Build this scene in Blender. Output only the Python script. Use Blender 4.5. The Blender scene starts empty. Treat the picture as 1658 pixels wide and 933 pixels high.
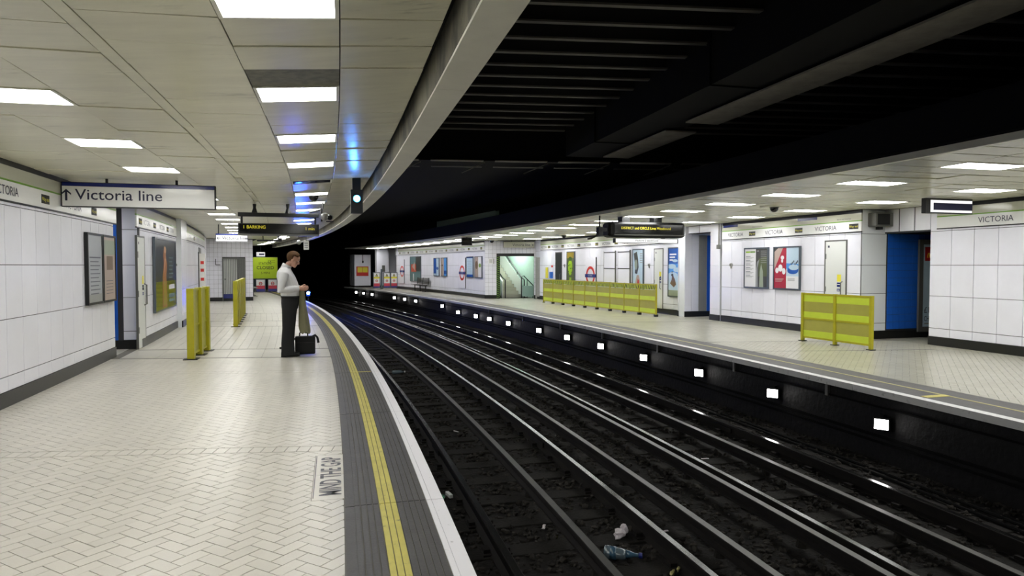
import bpy, bmesh, math, random
import numpy as np
from mathutils import Matrix, Vector
random.seed(7)
PI = math.pi
SC = bpy.context.scene
COL = SC.collection

# ------------------------------------------------------------------ camera
F_PX, Y_HOR, CAM_H = 1100.0, 430.3, 1.6
cam_d = bpy.data.cameras.new('camera'); cam = bpy.data.objects.new('camera', cam_d); COL.objects.link(cam)
cam_d.sensor_width = 36.0; cam_d.lens = 36.0 * F_PX / 1658.0; cam_d.clip_start = 0.05; cam_d.clip_end = 300
cam.location = (0, 0, CAM_H)
cam.rotation_euler = (PI / 2 - math.atan((466.5 - Y_HOR) / F_PX), 0, 0)
SC.camera = cam
# ------------------------------------------------------------------ world, exposure
wd = bpy.data.worlds.new('world'); SC.world = wd; wd.use_nodes = True
wd.node_tree.nodes['Background'].inputs[0].default_value = (0.5, 0.6, 0.7, 1)
wd.node_tree.nodes['Background'].inputs[1].default_value = 0.0015
SC.view_settings.view_transform = 'Standard'; SC.view_settings.look = 'None'
SC.view_settings.exposure = 0.0; SC.view_settings.gamma = 1.0; SC.view_settings.use_curve_mapping = False
LIGHT_L = 22.0      # strength of the left ceiling light panels
LIGHT_R = 22.5      # strength of the right ceiling light panels
LAMP_E = 26.0       # lamps on the platform riser
SC.cycles.use_denoising = True
SC.cycles.max_bounces = 8
SC.cycles.sample_clamp_indirect = 6.0

# ------------------------------------------------------------------ place: the line curves about one centre
CX, CY, R0 = -176.781, -40.373, 181.956
PH0 = math.atan2(-CY, -CX)
def ang(s): return PH0 + s / R0
def W(s, t, z=0.0):
    a = ang(s)
    return Vector((CX + (R0 + t) * math.cos(a), CY + (R0 + t) * math.sin(a), z))
def ST(x, y): return R0 * (math.atan2(y - CY, x - CX) - PH0), math.hypot(x - CX, y - CY) - R0

# ------------------------------------------------------------------ materials
def lin(c):
    return tuple((v / 255 / 12.92) if v / 255 <= 0.04045 else ((v / 255 + 0.055) / 1.055) ** 2.4 for v in c)
MATS = {}
def mat(name, rgb, rough=0.5, metal=0.0, noise=0.0, nscale=6.0, bump=0.0, bscale=30.0, rand=0.0, spec=0.5, emit=0.0, stretch=None, dirt=None, coat=0.0):
    """Principled material; rgb in sRGB 0-255; noise darkens the colour in patches, rand varies it from piece to piece."""
    if name in MATS: return MATS[name]
    m = bpy.data.materials.new(name); m.use_nodes = True; MATS[name] = m
    nt = m.node_tree; b = nt.nodes['Principled BSDF']; L = nt.links.new
    c = lin(rgb) + (1,)
    b.inputs['Base Color'].default_value = c; b.inputs['Roughness'].default_value = rough
    b.inputs['Metallic'].default_value = metal; b.inputs['Specular IOR Level'].default_value = spec
    if coat: b.inputs['Coat Weight'].default_value = coat
    col = None
    if noise or bump or dirt:
        tc = nt.nodes.new('ShaderNodeTexCoord'); mp = nt.nodes.new('ShaderNodeMapping')
        ge = nt.nodes.new('ShaderNodeNewGeometry')
        L(ge.outputs['Position'], mp.inputs['Vector'])
        if stretch: mp.inputs['Scale'].default_value = stretch
    if noise:
        n = nt.nodes.new('ShaderNodeTexNoise'); n.inputs['Scale'].default_value = nscale; n.inputs['Detail'].default_value = 6; n.inputs['Roughness'].default_value = 0.65
        L(mp.outputs[0], n.inputs['Vector'])
        r = nt.nodes.new('ShaderNodeMapRange'); r.inputs[1].default_value = 0.35; r.inputs[2].default_value = 0.7
        r.inputs[3].default_value = 1.0; r.inputs[4].default_value = 1.0 - noise
        L(n.outputs['Fac'], r.inputs[0])
        mx = nt.nodes.new('ShaderNodeMix'); mx.data_type = 'RGBA'; mx.blend_type = 'MULTIPLY'; mx.inputs[0].default_value = 1
        mx.inputs[6].default_value = c; L(r.outputs[0], mx.inputs[7]); col = mx.outputs[2]
    if dirt:      # dirt = (rgb, scale, low, high): patches of another colour
        n = nt.nodes.new('ShaderNodeTexNoise'); n.inputs['Scale'].default_value = dirt[1]; n.inputs['Detail'].default_value = 8; n.inputs['Roughness'].default_value = 0.7
        L(mp.outputs[0], n.inputs['Vector'])
        r = nt.nodes.new('ShaderNodeMapRange'); r.inputs[1].default_value = dirt[2]; r.inputs[2].default_value = dirt[3]
        L(n.outputs['Fac'], r.inputs[0])
        mx = nt.nodes.new('ShaderNodeMix'); mx.data_type = 'RGBA'
        L(r.outputs[0], mx.inputs[0])
        if col: L(col, mx.inputs[6])
        else: mx.inputs[6].default_value = c
        mx.inputs[7].default_value = lin(dirt[0]) + (1,); col = mx.outputs[2]
    if rand:
        oi = nt.nodes.new('ShaderNodeObjectInfo'); ge2 = nt.nodes.new('ShaderNodeNewGeometry')
        ad = nt.nodes.new('ShaderNodeMath'); L(oi.outputs['Random'], ad.inputs[0]); L(ge2.outputs['Random Per Island'], ad.inputs[1])
        fr = nt.nodes.new('ShaderNodeMath'); fr.operation = 'FRACT'; L(ad.outputs[0], fr.inputs[0])
        r = nt.nodes.new('ShaderNodeMapRange'); r.inputs[3].default_value = 1.0; r.inputs[4].default_value = 1.0 - rand; L(fr.outputs[0], r.inputs[0])
        mx = nt.nodes.new('ShaderNodeMix'); mx.data_type = 'RGBA'; mx.blend_type = 'MULTIPLY'; mx.inputs[0].default_value = 1
        if col: L(col, mx.inputs[6])
        else: mx.inputs[6].default_value = c
        L(r.outputs[0], mx.inputs[7]); col = mx.outputs[2]
    if col: L(col, b.inputs['Base Color'])
    if bump:
        n = nt.nodes.new('ShaderNodeTexNoise'); n.inputs['Scale'].default_value = bscale; n.inputs['Detail'].default_value = 4
        L(mp.outputs[0], n.inputs['Vector'])
        bp = nt.nodes.new('ShaderNodeBump'); bp.inputs['Strength'].default_value = bump; bp.inputs['Distance'].default_value = 0.02
        L(n.outputs['Fac'], bp.inputs['Height']); L(bp.outputs[0], b.inputs['Normal'])
    if emit:
        b.inputs['Emission Color'].default_value = c; b.inputs['Emission Strength'].default_value = emit
    return m
M = dict(
    tile=mat('floor tile', (211, 206, 195), 0.31, noise=0.08, nscale=1.3, rand=0.08, bump=0.05, bscale=60),
    tile_plain=mat('straight floor tile', (200, 196, 186), 0.36, noise=0.14, nscale=1.0, rand=0.06),
    tile_r=mat('right floor tile', (182, 179, 164), 0.26, noise=0.12, nscale=0.9, rand=0.05),
    grout=mat('grout', (112, 108, 100), 0.8, noise=0.25, nscale=9),
    concrete=mat('concrete', (96, 93, 86), 0.85, noise=0.3, nscale=3),
    rubber=mat('tactile grey', (84, 82, 81), 0.55, noise=0.28, nscale=5, bump=0.15, bscale=70, rand=0.12),
    yellow=mat('line yellow', (208, 197, 100), 0.5, noise=0.18, nscale=7, dirt=((110, 104, 78), 16.0, 0.60, 0.70), rand=0.06),
    white=mat('edge white', (247, 245, 249), 0.5, dirt=((130, 128, 126), 12.0, 0.64, 0.74)),
    edge_r=mat('right edge white', (222, 222, 220), 0.5, dirt=((110, 110, 106), 8.0, 0.58, 0.72)),
    letter=mat('floor lettering', (96, 95, 102), 0.6, dirt=((180, 176, 170), 30.0, 0.60, 0.66)),
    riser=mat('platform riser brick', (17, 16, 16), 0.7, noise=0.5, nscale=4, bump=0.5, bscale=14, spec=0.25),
    ceil=mat('ceiling enamel', (240, 238, 214), 0.26, noise=0.13, nscale=2.2, stretch=(0.5, 2.2, 1), dirt=((92, 90, 72), 1.7, 0.60, 0.82), rand=0.07, bump=0.06, bscale=3.0),
    ceil_r=mat('right ceiling enamel', (236, 235, 210), 0.26, noise=0.15, nscale=2.0, dirt=((90, 88, 72), 1.6, 0.62, 0.85), rand=0.07, bump=0.05, bscale=3.0),
    ceil_dirty=mat('stained ceiling board', (128, 127, 108), 0.6, noise=0.5, nscale=14),
    gap=mat('dark joint', (20, 20, 16), 0.9),
    beam=mat('canopy beam paint', (243, 242, 228), 0.4, noise=0.12, nscale=2.0),
    panel=mat('white enamel panel', (240, 240, 249), 0.22, noise=0.05, nscale=1.5, rand=0.05),
    panel_g=mat('grey enamel panel', (234, 238, 242), 0.25, rand=0.05),
    joint=mat('wall joint', (52, 52, 54), 0.8),
    base=mat('black skirting', (24, 25, 24), 0.35, noise=0.3, nscale=8),
    blue=mat('blue enamel', (36, 100, 200), 0.3, noise=0.1, nscale=2),
    steel=mat('dull steel', (120, 122, 120), 0.35, 0.8),
    greymetal=mat('grey metal', (104, 104, 100), 0.45, 0.3),
    dark=mat('dark metal', (22, 23, 23), 0.45, 0.2),
    black=mat('black', (9, 9, 10), 0.5),
    blackgloss=mat('black gloss', (8, 8, 9), 0.12),
    door=mat('pale grey door', (216, 218, 214), 0.4),
    roof=mat('sooty roof steel', (30, 29, 28), 0.7, noise=0.3, nscale=3),
    joist=mat('sooty lit-toned joist flange', (112, 109, 102), 0.6, noise=0.45, nscale=2.0),  # sooty, but paler than the deck: light from below put into colour
    girder=mat('sooty girder', (14, 14, 13), 0.8, spec=0.2),
    flange=mat('lit-toned girder flange', (150, 145, 132), 0.6, noise=0.35, nscale=4),  # far paler than the web: light on the lower flanges put into colour
    ballast=mat('dirty ballast', (36, 34, 32), 0.9, noise=0.5, nscale=12, bump=1.0, bscale=24, spec=0.15),
    stone=mat('ballast stone', (58, 55, 51), 0.9, rand=0.6, spec=0.15),
    sleeper=mat('sleeper timber', (36, 34, 31), 0.85, noise=0.5, nscale=10, bump=0.4, bscale=40, spec=0.15),
    rust=mat('rail rust', (25, 22, 20), 0.8, noise=0.4, nscale=9, spec=0.2),
    railtop=mat('polished rail head', (70, 70, 69), 0.20, 1.0),
    contop=mat('conductor rail head', (70, 69, 66), 0.36, 0.9, noise=0.3, nscale=6),
    lime=mat('barrier yellow', (180, 174, 26), 0.4, noise=0.12, nscale=8),
    limebright=mat('barrier lime band', (204, 222, 62), 0.45, noise=0.06),
    mesh=mat('barrier panel', (172, 168, 72), 0.45, noise=0.1, nscale=4),
    signwhite=mat('sign white', (236, 236, 234), 0.18),
    signblue=mat('sign blue', (30, 42, 112), 0.25),
    ink=mat('sign ink', (30, 32, 62), 0.4),
    green=mat('line green', (110, 160, 40), 0.35),
    cream=mat('frieze cream', (196, 196, 178), 0.15),
    red=mat('roundel red', (206, 52, 44), 0.35),
    navy=mat('roundel blue', (28, 40, 120), 0.35),
    glow_amber=mat('amber letters', (196, 184, 40), 0.5, emit=0.55),
    wayyellow=mat('yellow letters', (226, 214, 70), 0.5),
    skin=mat('skin', (196, 150, 128), 0.5),
    hair=mat('hair', (88, 62, 38), 0.7, noise=0.3, nscale=60, spec=0.2),
    shirt=mat('white shirt', (222, 222, 224), 0.75, bump=0.25, bscale=14),
    trouser=mat('black trousers', (17, 18, 21), 0.8, bump=0.2, bscale=18),
    leather=mat('black leather', (14, 14, 15), 0.35),
    bag=mat('black bag cloth', (13, 13, 15), 0.7),
    coat=mat('olive raincoat', (136, 133, 104), 0.8, noise=0.15, nscale=7),
    frame=mat('poster frame grey', (96, 104, 112), 0.3, 0.6),
    pink=mat('pink red', (206, 70, 84), 0.5), purple=mat('violet blue', (64, 66, 140), 0.5),
    lemon=mat('safety yellow', (228, 216, 60), 0.5), limeboard=mat('lime board', (178, 204, 34), 0.45),
    limeink=mat('lime board ink', (58, 54, 22), 0.6),
    clearp=mat('bottle plastic', (92, 106, 114), 0.12, spec=0.8),
    bluep=mat('blue plastic', (58, 88, 108), 0.2),
    greenp=mat('green plastic', (40, 120, 84), 0.2),
    paper=mat('paper', (214, 206, 210), 0.8, noise=0.2, nscale=50),
    silver=mat('camera silver', (168, 168, 168), 0.3, 0.5),
    mint=mat('stair wall tile', (206, 226, 214), 0.25, noise=0.06),
    darkfill=mat('groove grime', (38, 37, 36), 0.9),  # dark tone for the bed between tactile ribs and the floor joints
    cable=mat('cable rubber', (16, 16, 16), 0.95, spec=0.1),
    beamdirt=mat('grimy beam side', (118, 114, 98), 0.6, dirt=((52, 50, 42), 2.6, 0.42, 0.62), stretch=(1.0, 1.0, 0.5)),
    yellow_r=mat('faded line yellow', (176, 168, 112), 0.55, noise=0.25, nscale=6),
    recessgrey=mat('recess grey', (150, 148, 140), 0.5, noise=0.15, nscale=3),
    fitgrey=mat('fitting grey', (150, 150, 146), 0.5),
    glass=mat('balustrade glass', (150, 180, 170), 0.08),
)
def emis(name, rgb, strength):
    m = bpy.data.materials.new(name); m.use_nodes = True; nt = m.node_tree; nt.nodes.clear()
    e = nt.nodes.new('ShaderNodeEmission'); o = nt.nodes.new('ShaderNodeOutputMaterial')
    e.inputs[0].default_value = tuple(rgb) + (1,); e.inputs[1].default_value = strength
    nt.links.new(e.outputs[0], o.inputs[0]); MATS[name] = m; return m
M['light_l'] = emis('lit diffuser left', (1.0, 1.0, 0.97), LIGHT_L)
M['light_r'] = emis('lit diffuser right', (1.0, 1.0, 0.99), LIGHT_R)
M['lamp'] = emis('riser lamp glass', (1.0, 0.97, 0.95), LAMP_E)
M['bluelamp'] = emis('blue signal glass', (0.008, 0.20, 1.0), 230.0)
M['bluecore'] = emis('blue signal core', (0.30, 0.70, 1.0), 40.0)
M['bluefar'] = emis('far blue signal glass', (0.015, 0.10, 1.0), 1700.0)
M['stairlight'] = emis('stair light', (0.86, 1.0, 0.93), 40.0)
M['signglow'] = emis('lit sign face', (1.0, 1.0, 0.98), 1.1)

# ------------------------------------------------------------------ mesh helpers
class MB:
    def __init__(s): s.v, s.f, s.m, s.mats, s.sm = [], [], [], [], False
    def mi(s, m):
        if m is None: return 0
        m = M[m] if isinstance(m, str) else m
        if m not in s.mats: s.mats.append(m)
        return s.mats.index(m)
    def add(s, vs, fs, m=None):
        b = len(s.v); k = s.mi(m); s.v += [tuple(v) for v in vs]
        for f in fs: s.f.append([b + i for i in f]); s.m.append(k)
        return s
    def box(s, x0, x1, y0, y1, z0, z1, m=None):
        return s.add([(x0, y0, z0), (x1, y0, z0), (x1, y1, z0), (x0, y1, z0), (x0, y0, z1), (x1, y0, z1), (x1, y1, z1), (x0, y1, z1)],
              [(0, 3, 2, 1), (4, 5, 6, 7), (0, 1, 5, 4), (1, 2, 6, 5), (2, 3, 7, 6), (3, 0, 4, 7)], m)
    def bbox(s, x0, x1, y0, y1, z0, z1, c, m=None):
        """box with chamfered vertical and horizontal edges"""
        bm = bmesh.new(); bmesh.ops.create_cube(bm, size=1)
        for v in bm.verts: v.co = ((x0 + x1) / 2 + v.co.x * (x1 - x0), (y0 + y1) / 2 + v.co.y * (y1 - y0), (z0 + z1) / 2 + v.co.z * (z1 - z0))
        bmesh.ops.bevel(bm, geom=bm.edges[:], offset=c, segments=2, profile=0.6, affect='EDGES')
        bm.verts.index_update()
        s.add([v.co[:] for v in bm.verts], [[v.index for v in f.verts] for f in bm.faces], m); bm.free(); return s
    def tube(s, pts, r, n=8, m=None, cap=True):
        pts = [Vector(p) for p in pts]; rs = r if isinstance(r, (list, tuple)) else [r] * len(pts)
        vs, fs = [], []; prev = None
        for i, p in enumerate(pts):
            d = (pts[min(i + 1, len(pts) - 1)] - pts[max(i - 1, 0)]).normalized()
            if prev is None:
                up = Vector((0, 0, 1)) if abs(d.z) < 0.9 else Vector((1, 0, 0)); a = d.cross(up).normalized()
            else:
                a = (prev - d * prev.dot(d)).normalized()
            prev = a; b = d.cross(a)
            for k in range(n):
                q = 2 * PI * k / n; vs.append(p + (a * math.cos(q) + b * math.sin(q)) * rs[i])
        for i in range(len(pts) - 1):
            for k in range(n): fs.append((i * n + k, i * n + (k + 1) % n, (i + 1) * n + (k + 1) % n, (i + 1) * n + k))
        if cap: fs.append(tuple(range(n - 1, -1, -1))); fs.append(tuple((len(pts) - 1) * n + k for k in range(n)))
        return s.add(vs, fs, m)
    def loft(s, rings, m=None, n=20, pw=2.0):
        """rings: (centre, axis_a, axis_b) ellipses (pw>2 squarer), capped"""
        vs, fs = [], []
        for c, a, b in rings:
            c, a, b = Vector(c), Vector(a), Vector(b)
            for k in range(n):
                q = 2 * PI * k / n; cs, sn = math.cos(q), math.sin(q)
                cs = math.copysign(abs(cs) ** (2 / pw), cs); sn = math.copysign(abs(sn) ** (2 / pw), sn)
                vs.append(c + a * cs + b * sn)
        for i in range(len(rings) - 1):
            for k in range(n): fs.append((i * n + k, i * n + (k + 1) % n, (i + 1) * n + (k + 1) % n, (i + 1) * n + k))
        fs.append(tuple(range(n - 1, -1, -1))); fs.append(tuple((len(rings) - 1) * n + k for k in range(n)))
        return s.add(vs, fs, m)
    def ell(s, c, r, m=None, n=14):
        c = Vector(c); vs, fs = [], []
        for i in range(1, n):
            a = PI * i / n
            for k in range(n * 2):
                b = PI * k / n; vs.append((c.x + r[0] * math.sin(a) * math.cos(b), c.y + r[1] * math.sin(a) * math.sin(b), c.z + r[2] * math.cos(a)))
        w = n * 2; top = len(vs); vs.append((c.x, c.y, c.z + r[2])); vs.append((c.x, c.y, c.z - r[2]))
        for i in range(n - 2):
            for k in range(w): fs.append((i * w + k, (i + 1) * w + k, (i + 1) * w + (k + 1) % w, i * w + (k + 1) % w))
        for k in range(w): fs.append((top, k, (k + 1) % w)); fs.append((top + 1, (n - 2) * w + (k + 1) % w, (n - 2) * w + k))
        return s.add(vs, fs, m)
    def poly(s, pts, y0, y1, m=None):
        """outline in x,z extruded from y0 (front) to y1"""
        n = len(pts)
        vs = [(x, y0, z) for x, z in pts] + [(x, y1, z) for x, z in pts]
        fs = [tuple(range(n)), tuple(range(2 * n - 1, n - 1, -1))] + [(i, i + n, (i + 1) % n + n, (i + 1) % n) for i in range(n)]
        return s.add(vs, fs, m)
    def ring(s, cx, cz, r0, r1, y0, y1, m=None, n=40):
        vs, fs = [], []
        for k in range(n):
            q = 2 * PI * k / n
            for r, y in ((r0, y0), (r1, y0), (r1, y1), (r0, y1)): vs.append((cx + r * math.cos(q), y, cz + r * math.sin(q)))
        for k in range(n):
            a, b = 4 * k, 4 * ((k + 1) % n)
            for i in range(4): fs.append((a + i, a + (i + 1) % 4, b + (i + 1) % 4, b + i))
        return s.add(vs, fs, m)
    def disc(s, cx, cz, r, y0, y1, m=None, n=28):
        return s.poly([(cx + r * math.cos(2 * PI * k / n), cz + r * math.sin(2 * PI * k / n)) for k in range(n)], y0, y1, m)
    def text(s, body, x, z, h, y, m, align='C', wscale=1.0, bold=0.0):
        """flat lettering in the x,z plane facing -y; h is the cap height"""
        vs, fs = glyphs(body, bold)
        if not vs: return s
        xs = [v[0] for v in vs]; w = max(xs) - min(xs); k = h / 0.70
        off = {'C': -(min(xs) + w / 2), 'L': -min(xs), 'R': -max(xs)}[align]
        return s.add([(x + (v[0] + off) * k * wscale, y, z + v[1] * k) for v in vs], fs, m)
    def mesh(s, name, smooth=False):
        me = bpy.data.meshes.new(name); me.from_pydata(s.v, [], s.f)
        for m in s.mats: me.materials.append(m)
        if len(s.mats) > 1: me.polygons.foreach_set('material_index', s.m)
        if smooth: me.polygons.foreach_set('use_smooth', [True] * len(s.f))
        me.update(); return me
    def build(s, name, parent=None, m=None, smooth=False, loc=(0, 0, 0), rz=0.0):
        if m is not None: s.mi(m)
        return link(name, s.mesh(name, smooth), parent, loc, rz)
GLY = {}
def glyphs(body, bold=0.0):
    if (body, bold) not in GLY:
        cu = bpy.data.curves.new('lettering', 'FONT'); cu.body = body; cu.size = 1.0; cu.resolution_u = 3; cu.offset = bold
        o = bpy.data.objects.new('lettering', cu); me = bpy.data.meshes.new_from_object(o)
        GLY[(body, bold)] = ([(v.co.x, v.co.y) for v in me.vertices], [tuple(p.vertices) for p in me.polygons])
        bpy.data.objects.remove(o); bpy.data.curves.remove(cu); bpy.data.meshes.remove(me)
    return GLY[(body, bold)]
def link(name, data, parent=None, loc=(0, 0, 0), rz=0.0):
    o = bpy.data.objects.new(name, data); COL.objects.link(o); o.location = loc; o.rotation_euler = (0, 0, rz)
    if parent: o.parent = parent
    return o
def tag(o, label=None, cat=None, group=None, kind=None):
    if label: o['label'] = label
    if cat: o['category'] = cat
    if group: o['group'] = group
    if kind: o['kind'] = kind
    return o
# frames: local x to the viewer's right, y away from the viewer, z up
def face_rz(s, face): return ang(s) + {'cam': 0.0, 'right': -PI / 2, 'left': PI / 2}[face]
def thing(name, label, cat, s, t, z=0.0, face='cam', group=None, turn=0.0):
    return tag(link(name, None, None, W(s, t, z), face_rz(s, face) + turn), label, cat, group)
def arc(mb, s0, s1, t0, t1, z0, z1, m=None, n=None, o=(0, 0, 0)):
    """curved bar along the line"""
    n = n or max(1, int(abs(s1 - s0) / 1.0)); o = Vector(o); vs, fs = [], []
    for i in range(n + 1):
        s = s0 + (s1 - s0) * i / n
        for t, z in ((t0, z0), (t1, z0), (t1, z1), (t0, z1)): vs.append(W(s, t, z) - o)
    for i in range(n):
        a, b = 4 * i, 4 * i + 4
        fs += [(a, a + 1, b + 1, b)[::-1], (a + 1, a + 2, b + 2, b + 1)[::-1], (a + 2, a + 3, b + 3, b + 2)[::-1], (a + 3, a, b, b + 3)[::-1]]
    e = 4 * n
    fs += [(0, 1, 2, 3), (e + 3, e + 2, e + 1, e)]
    return mb.add(vs, fs, m)
def arc_obj(name, s0, s1, t0, t1, z0, z1, m, parent=None, n=None):
    return arc(MB(), s0, s1, t0, t1, z0, z1, m, n).build(name, parent)
def prof(mb, s0, s1, pts, mats, n):
    """profile of (t, z) points swept along the line; mats one per side"""
    k = len(pts)
    rows = [[W(s0 + (s1 - s0) * i / n, t, z) for t, z in pts] for i in range(n + 1)]
    for j in range(k):
        vs, fs = [], []
        for r in rows: vs += [r[j], r[(j + 1) % k]]
        for i in range(n): fs.append((2 * i, 2 * i + 2, 2 * i + 3, 2 * i + 1))
        mb.add(vs, fs, mats[j])
    mb.add(rows[0], [tuple(range(k))], mats[0]); mb.add(rows[-1], [tuple(range(k - 1, -1, -1))], mats[0])
    return mb
ORD = ['first', 'second', 'third', 'fourth', 'fifth', 'sixth', 'seventh', 'eighth', 'ninth', 'tenth', 'eleventh', 'twelfth', 'thirteenth', 'fourteenth', 'fifteenth', 'sixteenth', 'seventeenth', 'eighteenth', 'nineteenth', 'twentieth', 'twenty-first', 'twenty-second', 'twenty-third', 'twenty-fourth', 'twenty-fifth', 'twenty-sixth', 'twenty-seventh']
CEIL_Z, CEIL_R = 2.84, 2.82

# ================================================================== SETTING: platform floors
GA = math.radians(4.5); GC, GS = math.cos(GA), math.sin(GA)      # the building's own axes, turned against the curve
TGA = math.radians(15.0); TGC, TGS = math.cos(TGA), math.sin(TGA)   # the tile pattern follows the platform
def q_of(p): return -GS * p[0] + GC * p[1]
def t_of(p): return math.hypot(p[0] - CX, p[1] - CY) - R0
def s_of(p): return R0 * (math.atan2(p[1] - CY, p[0] - CX) - PH0)
def clipf(poly, fn, lim, above):
    out = []
    for i in range(len(poly)):
        p, q = poly[i], poly[(i + 1) % len(poly)]; fp, fq = fn(p) - lim, fn(q) - lim
        ip = (fp >= 0) == above; iq = (fq >= 0) == above
        if ip: out.append(p)
        if ip != iq:
            k = fp / (fp - fq); out.append((p[0] + (q[0] - p[0]) * k, p[1] + (q[1] - p[1]) * k))
    return out
def clips(poly, cons):
    for fn, lim, ab in cons:
        if len(poly) < 3: return []
        poly = clipf(poly, fn, lim, ab)
    return poly if len(poly) > 2 else []
def area(p): return abs(sum(p[i][0] * p[(i + 1) % len(p)][1] - p[(i + 1) % len(p)][0] * p[i][1] for i in range(len(p)))) / 2
TA, GAPW = 0.092, 0.005
def herring(q0, q1, t0, t1, x0, x1):
    """(polygon, whole, centre, direction) of the tiles of a herringbone field between two cross joints and two curved edges"""
    c45 = math.sqrt(0.5); res = []
    cs = [((p + q) * c45, (q - p) * c45) for p, q in [(x * TGC + y * TGS, y * TGC - x * TGS) for x in (x0 - 2, x1 + 2) for y in (q0 - 1.2, q1 + 1.2)]]
    i0, i1 = int(min(c[0] for c in cs) / TA) - 3, int(max(c[0] for c in cs) / TA) + 3
    j0, j1 = int(min(c[1] for c in cs) / TA) - 3, int(max(c[1] for c in cs) / TA) + 3
    g = GAPW / 2
    for i in range(i0, i1):
        for j in range(j0, j1):
            k = (i - j) % 4
            if k == 0: u0, u1, v0, v1, d = i, i + 2, j, j + 1, 0
            elif k == 3: u0, u1, v0, v1, d = i, i + 1, j, j + 2, 1
            else: continue
            uc, vc = (u0 + u1) * TA / 2, (v0 + v1) * TA / 2; pc, qc = (uc - vc) * c45, (uc + vc) * c45
            xc, yc = pc * TGC - qc * TGS, pc * TGS + qc * TGC
            qq = q_of((xc, yc))
            if qq < q0 - .2 or qq > q1 + .2: continue
            tc = t_of((xc, yc))
            if tc < t0 - .15 or tc > t1 + .15: continue
            P = [(u0 * TA + g, v0 * TA + g), (u1 * TA - g, v0 * TA + g), (u1 * TA - g, v1 * TA - g), (u0 * TA + g, v1 * TA - g)]
            P = [((u - v) * c45, (u + v) * c45) for u, v in P]; P = [(p * TGC - q * TGS, p * TGS + q * TGC) for p, q in P]
            Q = clips(P, [(q_of, q0, True), (q_of, q1, False), (t_of, t0, True), (t_of, t1, False)])
            if not Q or area(Q) < 1e-4: continue
            res.append((Q, area(Q) > area(P) * 0.999, (xc, yc), d))
    return res
def tile_add(mb, P, z0=-0.012, z1=0.0):
    n = len(P); top = [(x, y, z1) for x, y in P]; bot = [(x, y, z0) for x, y in P]
    mb.add(top + bot, [tuple(range(n))] + [(i, i + n, (i + 1) % n + n, (i + 1) % n) for i in range(n)])
floor_l = tag(arc_obj('floor_left', -7, 50, -6.2, -0.10, -0.30, -0.005, M['grout']), 'pale tiled platform floor on the left where the man stands', 'floor', kind='structure')
MTG = (4.78, 5.92, -0.875, -0.655)          # plain panel that carries the lettering
tl = []
for q0, q1 in ((-2.0, 5.915), (6.095, 10.35), (10.55, 12.07)): tl += herring(q0, q1, -4.30, -0.66, -6.5, 1.5)
rest = MB(); rest.mi('tile'); near = []
for Q, whole, c, d in tl:
    ss, tt = [s_of(v) for v in Q], [t_of(v) for v in Q]
    if max(ss) > MTG[0] and min(ss) < MTG[1] and max(tt) > MTG[2]:
        for P in (clips(Q, [(t_of, MTG[2] - .003, False)]), clips(Q, [(t_of, MTG[2] - .003, True), (s_of, MTG[0] - .003, False)]), clips(Q, [(t_of, MTG[2] - .003, True), (s_of, MTG[1] + .003, True)])):
            if P and area(P) > 2e-5: tile_add(rest, P)
        continue
    px = 829 + F_PX * c[0] / max(c[1], 0.1); py = Y_HOR + F_PX * CAM_H / max(c[1], 0.1)
    if whole and c[1] > 2.5 and 20 < px < 1638 and py < 940: near.append((c[0] ** 2 + c[1] ** 2, Q, c, d))
    else: tile_add(rest, Q)
near.sort(key=lambda a: a[0])
for a in near[300:]: tile_add(rest, a[1])
tile_me = MB().bbox(-TA + GAPW / 2, TA - GAPW / 2, -TA / 2 + GAPW / 2, TA / 2 - GAPW / 2, -0.012, 0.0, 0.0012, 'tile').mesh('tile')
for _, Q, c, d in near[:300]:
    o = link('floor_tile', tile_me, floor_l, (c[0], c[1], random.uniform(-0.0012, 0.0006)), TGA + (PI / 4 if d == 0 else -PI / 4))
    o.rotation_euler = (random.uniform(-.004, .004), random.uniform(-.004, .004), o.rotation_euler[2])
# soldier courses along the cross joints, and straight-laid tiles further off
def soldier(mb, q0, q1, t0, t1, x0, x1, w=0.1, gap=0.007, z1=0.0):
    for k in range(int((x1 - x0) / w)):
        a, b = x0 + k * w + gap / 2, x0 + (k + 1) * w - gap / 2
        P = [(p * GC - q * GS, p * GS + q * GC) for p, q in ((a, q0), (b, q0), (b, q1), (a, q1))]
        P = clips(P, [(t_of, t0, True), (t_of, t1, False)])
        if P: tile_add(mb, P, -0.012, z1)
def grid_tiles(mb, s0, s1, t0, t1, ds, dt, gap=GAPW, q0=None, q1=None):
    ns = max(1, round((s1 - s0) / ds)); nt_ = max(1, round((t1 - t0) / dt))
    for i in range(ns):
        for j in range(nt_):
            a, b = s0 + (s1 - s0) * i / ns + gap / 2, s0 + (s1 - s0) * (i + 1) / ns - gap / 2
            c, d = t0 + (t1 - t0) * j / nt_ + gap / 2, t0 + (t1 - t0) * (j + 1) / nt_ - gap / 2
            P = [tuple(W(u, v)[:2]) for u, v in ((a, d), (b, d), (b, c), (a, c))]
            if q0 is not None: P = clips(P, [(q_of, q0, True), (q_of, q1, False)])
            if P: tile_add(mb, P)
soldier(rest, 5.925, 6.085, -4.30, -0.66, -6.0, 1.0)
soldier(rest, 10.36, 10.54, -4.30, -0.66, -7.0, 1.0, 0.1, 0.005)
grid_tiles(rest, MTG[0], MTG[1], MTG[2], MTG[3], 0.6, 0.22, gap=0.003)
tag(rest.build('floor_tile_field', floor_l), kind='stuff')
far = MB(); far.mi('tile_plain')
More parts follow.
